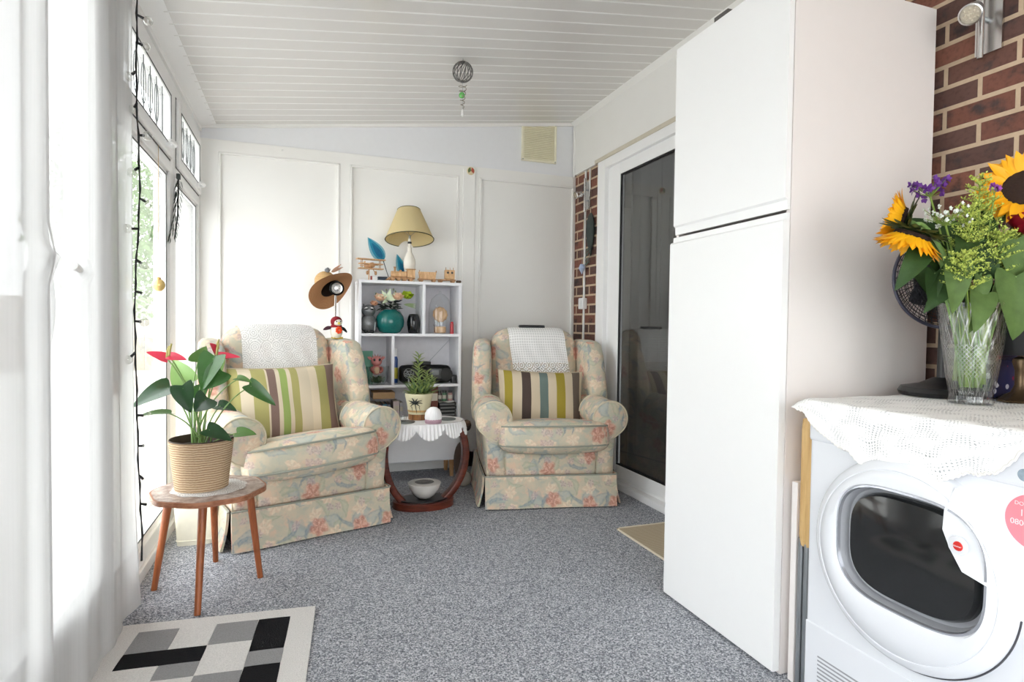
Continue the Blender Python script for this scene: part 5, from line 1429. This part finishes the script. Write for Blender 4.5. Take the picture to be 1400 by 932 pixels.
# ================================================================== TUMBLE DRYER
DX = 1.41
t = thing('tumble_dryer', 'white tumble dryer with a large round dark door against the brick wall', 'tumble dryer', (0, 0, 0))
G().bx(DX, 2.02, .735, 1.335, .012, .87, .012, 3).obj('body', DRYER, t)
G().bx(DX-.004, 2.02, .732, 1.338, .775, .894, .012, 3).obj('control_panel', DRYER, t)
G().bx(DX-.003, DX+.02, .738, 1.332, .02, .247, .004).obj('plinth_panel', DRYER, t)
g = G()
for k in range(12): g.bx(DX-.0036, DX-.0025, 1.10+.004*k*0, 1.285-.0*k, .03+.0115*k, .0345+.0115*k)
g.obj('vent_slots', P('vent_slot_grey', srgb(150, 151, 156), .6), t, smooth=False)
DC = (1.03, .532)
def circ(a, R=.253): return (DC[0]+R*math.cos(a), DC[1]+R*math.sin(a))
WC = (1.012, .56)
def supe(a, k=1., A=.182, B=.146, n=3.2):
    e = 2/n; return (WC[0]+k*A*math.copysign(abs(math.cos(a))**e, math.cos(a)), WC[1]+k*B*math.copysign(abs(math.sin(a))**e, math.sin(a)))
def ringset(g, seq, n=120):
    rings = []
    for f, x in seq: rings.append([g.bm.verts.new((x, *f(2*PI*k/n))) for k in range(n)])
    for A, B in zip(rings, rings[1:]):
        for k in range(n): g.bm.faces.new((A[k], A[(k+1) % n], B[(k+1) % n], B[k]))
    return rings
def lerp2(f1, f2, w): return lambda a: tuple(p*(1-w)+q*w for p, q in zip(f1(a), f2(a)))
g = G()
c1 = lambda a: circ(a); w1 = lambda a: supe(a, 1.03)
ringset(g, [(c1, DX+.003), (c1, DX-.014), (lambda a: circ(a, .249), DX-.026), (lambda a: circ(a, .238), DX-.036), (lambda a: circ(a, .226), DX-.0405), (lambda a: circ(a, .2235), DX-.0385), (lambda a: circ(a, .221), DX-.042), (lerp2(lambda a: circ(a, .221), w1, .45), DX-.046), (lerp2(lambda a: circ(a, .221), w1, .9), DX-.047), (w1, DX-.042)])
door = g.obj('door', DRYER, t, angle=50)
g = G(); ringset(g, [(w1, DX-.042), (lambda a: supe(a, 1.0), DX-.044), (lambda a: supe(a, .985), DX-.036)]); g.obj('window_trim', P('silver_trim', srgb(190, 192, 200), .2, .6), door)
g = G(); ringset(g, [(lambda a: supe(a, .985), DX-.036), (lambda a: supe(a, .95), DX-.012), (lambda a: supe(a, .86), DX-.002)]); g.obj('window_well', GREYP, door)
g = G()
rr_ = ringset(g, [(lambda a: supe(a, .90), DX+.002), (lambda a: supe(a, .885), DX-.020), (lambda a: supe(a, .85), DX-.030), (lambda a: supe(a, .6), DX-.034), (lambda a: supe(a, .2), DX-.035)])
g.bm.faces.new(rr_[-1]); g.obj('door_glass', P('smoked_glass', (.014, .015, .016), .08, spec=.7, var=.5, scale=40), door)
g = G(); g.tube([(DX-.012, *circ(2*PI*k/120, .2545)) for k in range(62, 112)], .0022, 6); g.obj('door_gap', P('gap_grey', srgb(70, 70, 76), .5), door)
arc = [circ(math.radians(a), .236) for a in range(246, 434, 8)]
arc = [circ(math.radians(a), .236) for a in range(200, 86, -6)]   # right-hand (camera) edge of the door
flap = [(.904, .748), (.912, .702), (.914, .657), (.898, .620), (.870, .577), (.806, .559)] + [circ(math.radians(a), .2525) for a in range(172, 116, -4)]
G().prism(flap, DX-.040, DX-.052, lambda a, b, c: Vector((c+.020*max(0, (math.hypot(a-DC[0], b-DC[1])-.195)/.055)**2, a, b))).obj('door_handle_flap', DRYER, door, angle=30)
g = G().lathe([(0, 0), (.021, 0), (.020, .003), (0, .004)], (DX-.054, .878, .632), 32, rotto((-1, 0, 0))); g.obj('badge_dimple', DRYER, door)
G().lathe([(0, .0), (.0105, .0), (.009, .002), (0, .0025)], (DX-.058, .876, .632), 28, rotto((-1, 0, 0))).obj('red_badge', P('badge_red', srgb(206, 40, 34), .3), door)
def text(s_, size, loc, mat, parent, name, extr=.0002, align='CENTER', shear=0.):
    cu = bpy.data.curves.new(name, 'FONT'); cu.body = s_; cu.size = size; cu.align_x = align; cu.align_y = 'CENTER'; cu.extrude = extr; cu.shear = shear
    cu.materials.append(mat); o = bpy.data.objects.new(name, cu); col.objects.link(o); o.parent = parent
    dg = bpy.context.evaluated_depsgraph_get(); me = bpy.data.meshes.new_from_object(o.evaluated_get(dg)); bpy.data.objects.remove(o); bpy.data.curves.remove(cu)
    me.name = name; o = bpy.data.objects.new(name, me); col.objects.link(o); o.parent = parent
    o.location = loc; o.rotation_euler = (PI/2, 0, -PI/2); return o
TXW = P('print_white', (.9, .9, .9), .5)
text('Hoover', .0055, (DX-.0608, .876, .632), TXW, door, 'badge_lettering', shear=.3)
# pink service sticker
t2 = thing('pink_sticker', 'round pink service sticker with white numbers on the dryer front', 'sticker', (DX-.0002, .762, .712))
STW = P('sticker_white', srgb(250, 226, 228), .5)
G().lathe([(0, 0), (.058, 0), (.058, .0012), (0, .0012)], (0, 0, 0), 56, rotto((-1, 0, 0))).obj('disc', P('sticker_pink', srgb(244, 138, 150), .5, var=.02), t2)
g = G()
for s_, sz, y, z in (('DOMESTIC', .011, .041, .033), ('10', .020, .032, .014), ('YEAR', .007, .006, .018), ('0800 4', .0165, .048, -.007)):
    text(s_, sz, (-.0016, y, z), STW, t2, 'sticker_lettering', align='LEFT')
t2['label'] = 'round pink service sticker with white numbers on the dryer front'
G().lathe([(0, 0), (.013, 0), (.012, .001), (0, .001)], (DX-.0042, .785, .806), 28, rotto((-1, 0, 0))).lathe([(.003, .0015), (.007, .0015)], (DX-.0042, .785, .806), 20, rotto((-1, 0, 0))).obj('wool_symbol', P('symbol_grey', srgb(150, 166, 178), .5, var=.3, scale=150), t)

# crochet cloth
CRO = lace('crochet_cotton', 'crochet', (.95, .945, .93))
t = thing('crochet_cloth', 'white crochet cloth with scalloped edge hanging over the front of the dryer', 'cloth', (0, 0, 0))
edge = [(1.40, .872), (1.335, .862), (1.300, .83), (1.258, .806), (1.215, .782), (1.176, .779), (1.150, .756), (1.125, .744), (1.107, .748), (1.095, .762), (1.075, .744), (1.051, .740), (1.028, .748), (1.011, .766), (.975, .752), (.941, .757), (.912, .771), (.895, .782), (.879, .792), (.858, .790), (.84, .799), (.82, .804), (.81, .816), (.79, .84), (.78, .86), (.74, .872)]
def edge_z(y):
    for (a, za), (b, zb) in zip(edge, edge[1:]):
        if a >= y >= b: return za+(zb-za)*(a-y)/(a-b)
    return edge[-1][1] if y < .75 else edge[0][1]
ZC = .8985
def cl(u, v):
    y = 1.378-.638*u
    side = max(0, y-1.335)/.045
    zt = ZC - .018*side**2 + .0012*math.sin(y*60)*math.sin(v*31)
    L1 = .58
    xb, xf = 1.975, DX-.012
    zb = edge_z(y); hang = max(.006, zt-.006-zb)
    if v < .55:
        k = v/.55; return Vector((xb+(xf+.02-xb)*k, y, zt))
    if v < .66:
        a = (v-.55)/.11*PI/2; return Vector((xf+.02-.022*math.sin(a), y, zt-.006*(1-math.cos(a))*1.0))
    k = (v-.66)/.34
    return Vector((xf-.002-.006*math.sin(k*2.2)-.0035*math.sin(y*55)*k-.010*k, y, zt-.006-hang*k))
g = G(); V = g.grid(cl, 190, 60, uvscale=(.665, .78)); c_ = g.obj('cloth', CRO, t, angle=80)
g = G()
pts = [cl(k/190, 1.0) for k in range(4, 187)]
g.tube([p+Vector((0, 0, .002*math.sin(i*1.9))) for i, p in enumerate(pts)], .0032, 6); g.obj('scalloped_edge', P('cotton_white', srgb(240, 238, 234), .9), t)

# ================================================================== ON TOP OF THE DRYER
ZD = .9005
VX, VY = 1.768, 1.125
t = thing('crystal_vase', 'tall cut crystal vase of water on the crochet cloth', 'vase', (VX, VY, ZD))
def cut(a, z): return 1+.016*abs(math.sin(8*a+z*38))+.016*abs(math.sin(8*a-z*38)) if .05 < z < .25 else 1.014
prof = [(0, 0), (.050, 0), (.053, .006), (.050, .022), (.052, .04)]+[(.052+.029*((z-.04)/.235)**.9, z) for z in [.04+.01175*i for i in range(1, 21)]]+[(.0815, .279), (.078, .279)]+[(.0755-.030*(i/10)**1.1, .267-.0230*i) for i in range(11)]+[(0, .034)]
G().lathe(prof, n=128, fac=cut).obj('vase_glass', CRYSTAL, t, smooth=False)
G().lathe([(0, .036), (.0435, .037), (.049, .08), (.0565, .14), (.0605, .17), (0, .17)], n=48).obj('water', WATER, t)
SUNP = P('sunflower_petal', srgb(250, 176, 18), .5, var=.12, scale=30); SUND = P('sunflower_disc', srgb(44, 26, 16), .9, var=.5, scale=160, bump=.8, bscale=220); SEP = P('sepal_green', srgb(64, 84, 42), .6, var=.3)
BL = P('bouquet_leaf', srgb(84, 108, 56), .6, spec=.3, var=.4, scale=30, bump=.5, bscale=70); BLD = P('bouquet_dark_leaf', srgb(48, 74, 34), .6, spec=.3, var=.4, scale=30, bump=.5, bscale=70)
ORI = Vector((VX, VY, ZD))
def sunflower(label, c, nrm, R, disc, stem, leaves, cone=.25, seed=1, N0=34):
    t = thing('sunflower', label, 'sunflower', ORI, 0, 'sunflowers in the crystal vase')
    q = random.Random(seed); c = Vector(c); M = rotto(nrm); n_ = Vector(nrm).normalized()
    G().lathe([(0, -.012), (disc*.9, -.008), (disc, .004), (disc*.75, .012), (disc*.35, .007), (0, .004)], c, 36, M).obj('seed_disc', SUND, t)
    for ring, (N, L, tl_) in enumerate(((N0, R-disc*.75, cone), (N0-5, (R-disc*.75)*.9, cone+.28))):
        for k in range(N):
            a = 2*PI*(k+.5*ring)/N+q.uniform(-.08, .08); o = Vector((math.cos(a), math.sin(a), 0)); tt = tl_+q.uniform(-.12, .15)
            d = M @ (o+Vector((0, 0, tt)))
            G().sheet_leaf(c+M @ (o*disc*.85+Vector((0, 0, -.004+.003*ring))), d, M @ (Vector((0, 0, 1))-o*tt), L*q.uniform(.9, 1.12), .027*q.uniform(.85, 1.1)*R/.11, 'lance', q.uniform(-.1, .25), .25, 7, 4, .0008).obj('petal', SUNP, t)
    g = G()
    for k in range(20):
        a = 2*PI*k/20; o = Vector((math.cos(a), math.sin(a), 0))
        g.sheet_leaf(c+M @ (o*disc*.6+Vector((0, 0, -.016))), M @ (o+Vector((0, 0, .05+.2*(k % 2)))), M @ Vector((0, 0, -1)), R*.62, .026, 'lance', -.15, .2, 5, 2, .001)
    g.lathe([(0, -.026), (disc*.5, -.022), (disc*.9, -.010)], c, 24, M)
    g.obj('sepals', SEP, t)
    pts = bez([c-n_*.02]+[Vector(p) for p in stem], 18)
    G().tube(pts, .0058, 10).obj('stem', STEMG, t)
    for (b, d, nr, L, W, m) in leaves:
        G().sheet_leaf(b, d, nr, L*.88, W*.85, 'heart', .35, .32, 12, 6, .001).obj('leaf', m, t)
sunflower('large sunflower facing the room, high at the right of the vase', (.128, -.055, .60), (-.80, -.50, .50), .122, .062, [(.15, -.01, .45), (.04, .0, .3), (.012, .0, .045)],
          [((.045, -.075, .45), (.08, -.22, -.95), (-.62, -.75, .2), .17, .13, BL), ((.17, -.02, .43), (-.15, -.3, -.9), (-.6, -.7, .3), .13, .09, BL), ((.12, .03, .40), (.6, 0, .4), (-.2, -.8, .5), .14, .09, BLD)], .12, 2)
sunflower('sunflower hanging face down at the left of the vase', (-.275, -.02, .445), (-.22, .30, -.92), .092, .046, [(-.24, -.0, .52), (-.10, .0, .46), (-.02, .0, .25), (-.01, .0, .045)],
          [((-.255, -.03, .405), (-.8, -.2, -.75), (.1, -.6, .8), .14, .075, BLD), ((-.15, -.05, .38), (-.1, -.2, -1), (-.5, -.85, .1), .15, .085, BL)], 1.1, 3)
sunflower('sunflower turned to the left behind the hanging one', (-.225, .05, .50), (-.62, .72, .30), .085, .040, [(-.15, .06, .52), (-.06, .04, .42), (.0, .02, .25), (.0, .012, .045)],
          [((-.10, -.04, .44), (-.5, -.3, -.1), (0, -.5, .85), .12, .07, BLD), ((-.06, -.06, .30), (-.6, -.4, -.75), (-.3, -.7, .6), .13, .08, BL)], 1.0, 4)
t = thing('leafy_stems', 'broad drooping green leaves filling the middle of the bouquet', 'foliage', ORI)
for (b, d, nr, L, W, m) in (((.03, -.085, .35), (-.10, -.25, -1), (-.55, -.82, .15), .19, .15, BL), ((-.05, -.05, .345), (-.35, -.3, -.8), (-.4, -.85, .3), .10, .055, BL),
        ((-.03, -.05, .27), (-.75, -.3, -.35), (-.2, -.6, .8), .12, .06, BL), ((-.08, .0, .36), (-.7, -.1, -.65), (-.3, -.8, .5), .15, .09, BLD), ((-.13, .02, .36), (-.3, -.2, -.9), (-.7, -.7, .1), .11, .055, BLD),
        ((.0, .03, .40), (-.1, .1, .9), (-.5, -.8, .2), .17, .12, BLD), ((.08, .04, .38), (.5, .0, .6), (-.5, -.8, .2), .17, .12, BLD), ((-.06, .05, .40), (-.4, .1, .7), (-.4, -.9, .1), .16, .11, BLD),
        ((.10, .02, .30), (.6, -.1, -.2), (-.3, -.8, .5), .15, .10, BLD), ((.12, -.02, .36), (.5, -.2, -.5), (-.4, -.8, .4), .14, .09, BLD), ((.02, .0, .46), (.2, 0, 1), (-.6, -.8, .1), .14, .09, BLD),
        ((-.02, .06, .30), (-.3, .3, .6), (-.4, -.9, .1), .16, .12, BLD), ((.05, .07, .30), (.3, .3, .5), (-.4, -.9, .1), .16, .12, BLD), ((-.09, .02, .45), (-.5, .1, .5), (-.3, -.9, .3), .12, .08, BLD),
        ((.04, .02, .50), (.1, 0, 1), (-.6, -.8, .1), .10, .07, BL), ((.16, .0, .42), (.6, 0, .1), (-.4, -.8, .4), .12, .09, BLD), ((-.02, -.03, .36), (-.2, -.2, .9), (-.5, -.8, .2), .13, .09, BLD), ((.09, -.03, .42), (.2, -.2, .8), (-.5, -.8, .2), .12, .08, BL)):
    lf = G().sheet_leaf(b, d, nr, L*.88, W*.84, 'heart', .40, .42, 14, 8, .001).obj('leaf', m, t)
    B = Vector(b); G().tube(bez([B, Vector((B.x*.5, B.y*.5, B.z*.75)), Vector((B.x*.25, B.y*.25, .045))], 10), .003, 7).obj('leaf_stalk', STEMG, lf)
g = G(); rq = random.Random(21)
for k in range(16):
    a = k*2.399; r_ = .010+.026*rq.random(); p0 = Vector((r_*math.cos(a), r_*math.sin(a), .045+.02*rq.random()))
    g.tube([p0, Vector((p0.x*.9, p0.y*.9, .14)), Vector((p0.x*1.2, p0.y*1.2, .27))], rq.uniform(.004, .0075), 8)
g.obj('cut_stems', P('cut_stem', srgb(126, 148, 62), .5, var=.3), t)
GOLD = P('goldenrod', srgb(184, 198, 92), .7, var=.25, scale=60); GOLDS = P('goldenrod_stem', srgb(126, 150, 64), .6)
def goldenrod(label, tip, n_, seed, bend):
    t = thing('goldenrod_spray', label, 'flower spray', ORI, 0, 'goldenrod sprays in the crystal vase')
    q = random.Random(seed); tip = Vector(tip); root = Vector((tip.x*.08, tip.y*.08, .05)); mid = Vector((tip.x*.25, tip.y*.3, .28))
    main = bez([root, mid, tip*.82+Vector((0, 0, .03)), tip], 24); G().tube(main, [.003-.0018*i/24 for i in range(25)], 6).obj('stem', GOLDS, t)
    g, s_ = G(), G()
    for k in range(n_):
        f = k/n_; i = int(13+10.5*f); p = main[min(i, 24)]
        a = k*2.399; L = .066*(1-.6*f); d = Vector((math.cos(a), math.sin(a)*.8, .45)).normalized()
        e = p+d*L+Vector(bend)*.3*L; s_.tube([p, p+d*L*.55, e], .0009, 4)
        for j in range(22):
            w = .12+.88*j/21; c = p.lerp(e, w)+Vector((q.uniform(-1, 1), q.uniform(-1, 1), q.uniform(0, 1)))*.0045
            dd = Vector((q.uniform(-1, 1), q.uniform(-1, 1), q.uniform(.2, 1.2)))
            g.sheet_leaf(c, dd, Vector((q.uniform(-1, 1), -1, .3)), .0075, .0048, 'lance', 0, .2, 2, 2, 0)
    g.obj('florets', GOLD, t); s_.obj('side_stems', GOLDS, t)
goldenrod('tallest goldenrod spray in the middle of the bouquet', (-.035, -.03, .62), 42, 1, (-.5, 0, 0))
goldenrod('goldenrod spray leaning left towards the hanging sunflower', (-.13, -.06, .53), 40, 2, (-.7, -.3, -.2))
goldenrod('low goldenrod spray arching over the hanging sunflower', (-.19, -.09, .40), 30, 3, (-.8, -.3, -.4))
goldenrod('goldenrod spray in front of the broad leaves, short and upright', (.0, -.07, .47), 34, 4, (.2, -.3, 0))
goldenrod('goldenrod spray leaning right under the large sunflower', (.115, -.07, .50), 32, 5, (.5, -.3, 0))
goldenrod('goldenrod spray behind the tallest one, by the brick wall', (.045, .0, .58), 34, 6, (.3, 0, .2))
PURP = P('statice_purple', srgb(104, 50, 138), .6, var=.3, scale=60)
def cluster(name, label, cat, c, R, N, mat, L, W, seed, squash=.7):
    t = thing(name, label, cat, ORI); q = random.Random(seed); c = Vector(c)
    root = Vector((c.x*.1, c.y*.1, .05)); G().tube(bez([root, Vector((c.x*.3, c.y*.3, .3)), c-Vector((0, 0, .02))], 14), .0025, 7).obj('stem', GOLDS, t)
    g, s_ = G(), G()
    for k in range(N):
        a = k*2.399; zz = q.uniform(-.5, 1); d = Vector((math.cos(a), math.sin(a), zz*squash)).normalized(); p = c+d*R*q.uniform(.5, 1)
        s_.tube([c-Vector((0, 0, .02)), p], .0008, 4)
        for j in range(5):
            b = 2*PI*j/5; o = Vector((math.cos(b), -.3, math.sin(b)))
            g.sheet_leaf(p, o+d*.6, d, L, W, 'petal', 0, .2, 3, 2, 0)
    g.obj('florets', mat, t); s_.obj('side_stems', GOLDS, t)
cluster('statice', 'purple statice cluster at the top left of the bouquet', 'flower spray', (-.155, .02, .585), .05, 22, PURP, .015, .011, 3)
cluster('statice', 'single small purple bloom beside the large sunflower', 'flower spray', (.022, -.03, .595), .010, 5, P('statice_violet', srgb(150, 70, 168), .6), .013, .010, 4)
cluster('gypsophila', 'white gypsophila cluster between the left sunflowers and the goldenrod', 'flower spray', (-.165, -.03, .50), .055, 34, P('gyp_white', srgb(226, 230, 222), .7), .008, .006, 5)
t = thing('red_rose', 'dark red rose tucked under the large sunflower', 'rose', ORI)
rose(t, (.095, -.055, .475), .060, P('rose_red', srgb(150, 12, 40), .45, var=.15), 'bloom', 8)
G().tube(bez([Vector((.095, -.045, .455)), Vector((.08, 0, .3)), Vector((.015, .0, .05))], 12), .004, 8).obj('stem', STEMG, t)

# desk fan
t = thing('desk_fan', 'black desk fan with mesh guard behind the crystal vase', 'fan', (1.885, 1.285, ZD))
FN = rotto((-.42, -.90, .05)); FC = Vector((0, 0, .362)); FR = .150
G().lathe([(0, 0), (.112, 0), (.116, .012), (.108, .026), (.06, .036), (.024, .055), (0, .058)], n=48).obj('base', BLACK, t)
G().tube([(0, 0, .05), (0, .0, .22), (.012, .025, .30), (.018, .045, .36)], [.014, .012, .012, .014], 14).obj('neck', BLACK, t)
G().lathe([(0, -.11), (.035, -.105), (.05, -.07), (.05, -.03), (.03, -.02), (0, -.02)], FC, 28, FN).obj('motor', BLACK, t)
bl = G()
for k in range(4):
    M = FN @ Matrix.Rotation(k*PI/2, 3, 'Z')
    bl.sheet_leaf(FC+M @ Vector((.02, 0, 0)), M @ Vector((1, .2, 0)), M @ Vector((0, .5, 1)), .105, .10, 'petal', .05, .1, 8, 6, .002)
bl.lathe([(.03, -.015), (.03, .012), (.0, .016)], FC, 24, FN); bl.obj('blades', P('fan_blade', (.04, .04, .045), .3), t)
def gz(r): return .045*(1-(r/FR)**2)
g = G()
for r_ in [.03+.0075*k for k in range(16)]:
    g.tube([FC+FN @ Vector((r_*math.cos(2*PI*k/56), r_*math.sin(2*PI*k/56), gz(r_))) for k in range(56)], .0011, 4, closed=True)
for k in range(48):
    a = 2*PI*k/48
    g.tube([FC+FN @ Vector((r_*math.cos(a+r_*4), r_*math.sin(a+r_*4), gz(r_))) for r_ in (.03, .06, .09, .12, FR)], .0011, 4)
g.lathe([(0, .05), (.03, .047), (.03, .04)], FC, 24, FN); g.obj('front_guard', P('guard_grey', srgb(52, 52, 60), .4, .3), t)
g = G()
for k in range(40):
    a = 2*PI*k/40; g.tube([FC+FN @ Vector((r_*math.cos(a), r_*math.sin(a), -.055*(1-(r_/FR)**3)-.005)) for r_ in (.04, .08, .12, FR)], .0011, 4)
for r_ in (.06, .09, .12): g.tube([FC+FN @ Vector((r_*math.cos(2*PI*k/48), r_*math.sin(2*PI*k/48), -.055*(1-(r_/FR)**3)-.005)) for k in range(48)], .0011, 4, closed=True)
g.obj('rear_guard', BLACK, t)
g = G(); g.tube([FC+FN @ Vector((FR*math.cos(2*PI*k/72), FR*math.sin(2*PI*k/72), 0)) for k in range(72)], .0055, 8, closed=True); g.obj('guard_rim', P('rim_grey', srgb(76, 76, 92), .3, .4), t)
# bronze lamp with black shade, navy tin
BRZ = P('bronze', srgb(96, 78, 58), .35, .7, var=.4, scale=30)
t = thing('bronze_table_lamp', 'bronze stemmed table lamp with a glossy black shade beside the crystal vase', 'lamp', (1.955, 1.105, ZD))
G().lathe([(0, 0), (.056, 0), (.058, .005), (.046, .014), (.026, .028), (.017, .05), (.018, .09), (.025, .115), (.022, .125), (.012, .13), (0, .13)], n=40, fac=lambda a, z: 1+.05*math.cos(8*a)).obj('lamp_base', BRZ, t)
G().tube([(0, 0, .12), (0, 0, .26)], .007, 10).obj('lamp_stem', BRZ, t)
G().lathe([(.078, .135), (.092, .19), (.094, .24), (.082, .31), (.05, .355), (.02, .37), (0, .371)], n=48).lathe([(.076, .137), (.09, .19), (.092, .24), (.08, .308)], n=48).obj('lamp_shade', P('black_fabric', (.012, .012, .014), .5, spec=.3), t)
t = thing('patterned_tin', 'navy tin with red and white flecks between the vase and the bronze lamp', 'tin', (1.99, 1.225, ZD))
nm_ = NT('navy_flecks'); vv = nm_.n('ShaderNodeTexVoronoi'); vv.inputs['Scale'].default_value = 38; nm_.l(nm_.obj(), vv.inputs['Vector'])
sc_ = nm_.n('ShaderNodeSeparateColor'); nm_.l(vv.outputs['Color'], sc_.inputs[0])
f1 = nm_.math('MULTIPLY', nm_.math('LESS_THAN', vv.outputs['Distance'], .4), nm_.math('GREATER_THAN', sc_.outputs[0], .55))
TIN = nm_.done(nm_.bsdf(nm_.mix(f1, srgb(34, 40, 82), nm_.mix(nm_.math('GREATER_THAN', sc_.outputs[1], .6), srgb(206, 206, 216), srgb(170, 34, 60))), .35))
G().rbox((0, 0, .06), (.12, .10, .12), .012, n=5).obj('tin_body', TIN, t); G().rbox((0, 0, .128), (.125, .105, .022), .008, n=4).obj('lid', TIN, t)

# ================================================================== SHEER CURTAINS
def curtain(label, y0, y1, x, mat, seed, flare):
    t = thing('sheer_curtain', label, 'curtain', (0, 0, 0), 0, 'sheer curtains over the glazed doors')
    q = random.Random(seed); ph = [q.uniform(0, 6) for _ in range(5)]
    W = y1-y0; zb = .014
    def fn(u, v):
        y = y0+W*u; z = zb+(2.345-zb)*v
        f = .010*math.sin(y*22+ph[0])+.005*math.sin(y*51+ph[1]+z*.4)+.008*math.sin(y*7+ph[2]+z*.8)
        for hy, hz in ((1.715, 1.252), (1.95, 1.243)):      # the door handles push the voile out
            f += .040*math.exp(-((y-hy)/.075)**4-((z-hz)/.026)**2) + .018*math.exp(-((y-hy-.06)/.03)**2-((z-hz+.12)/.10)**2)
        edge_ = max(0, 1-(1-u)*12)
        return Vector((x+f*(.6+.4*v)*(1-.6*edge_)+flare*(1-v)**6*edge_, y+.015*(1-v)**3*edge_, z))
    g = G(); g.grid(fn, 170, 90, uvscale=(W, 2.33)); g.obj('voile', mat, t, angle=90)
    g = G()
    for v0, v1 in ((0., .012), (.985, 1.)):
        g.grid(lambda u, v: fn(u, v0+(v1-v0)*v)+Vector((.0025, 0, 0)), 150, 1, uvscale=(W, .03))
    g.grid(lambda u, v: fn(1-.012*u, v)+Vector((.0025, 0, 0)), 1, 30, uvscale=(.02, 2.3))
    g.obj('hem', SHEER2, t, angle=90)
curtain('sheer white voile curtain ending beside the string lights', 1.66, 2.575, -.598, SHEER1, 1, .02)
curtain('denser sheer white curtain at the left, nearest the camera', .62, 1.70, -.565, SHEER2, 2, 0)
t = G().tube([(-.59, .5, 2.35), (-.59, 2.62, 2.35)], .009, 12).obj('curtain_rod', WHITE_UPVC); tag(t, 'white rod carrying the sheer curtains along the glazed doors', 'curtain rod')

# ================================================================== CAMERA, SKY, RENDER
R_ = [(0.94183, -0.33569, 0.01290), (-0.00398, 0.02760, 0.99961), (0.33590, 0.94160, -0.02466)]
def rotm(yaw, pitch, roll):
    cy, sy, cp, sp = math.cos(yaw), math.sin(yaw), math.cos(pitch), math.sin(pitch)
    f = Vector((sy*cp, cy*cp, -sp)); r = Vector((cy, -sy, 0)); u = r.cross(f); c, s = math.cos(roll), math.sin(roll)
    r2, u2 = r*c+u*s, u*c-r*s
    return Matrix(((r2.x, u2.x, -f.x, 0), (r2.y, u2.y, -f.y, 0), (r2.z, u2.z, -f.z, 1.1), (0, 0, 0, 1)))
cam = bpy.data.cameras.new('camera'); co = bpy.data.objects.new('camera', cam); col.objects.link(co)
co.matrix_world = rotm(.342610663, .0254027315, .0129014677)
cam.sensor_width = 36; cam.lens = 808.14*36/1400; cam.clip_start = .02
scene.camera = co
w = bpy.data.worlds.new('sky'); scene.world = w; w.use_nodes = True
nt = w.node_tree; nt.nodes.clear()
bg = nt.nodes.new('ShaderNodeBackground'); wo = nt.nodes.new('ShaderNodeOutputWorld'); nt.links.new(bg.outputs[0], wo.inputs[0])
bg.inputs[0].default_value = (.96, .98, 1.0, 1); bg.inputs[1].default_value = 6.0
scene.view_settings.view_transform = 'Standard'; scene.view_settings.look = 'None'
scene.view_settings.exposure = 0.0; scene.view_settings.gamma = 1.0; scene.view_settings.use_curve_mapping = False
cy = scene.cycles
cy.use_denoising = True; cy.max_bounces = 12; cy.diffuse_bounces = 7; cy.glossy_bounces = 4; cy.transmission_bounces = 6; cy.transparent_max_bounces = 24
cy.sample_clamp_indirect = 8.0; cy.caustics_reflective = False; cy.caustics_refractive = False
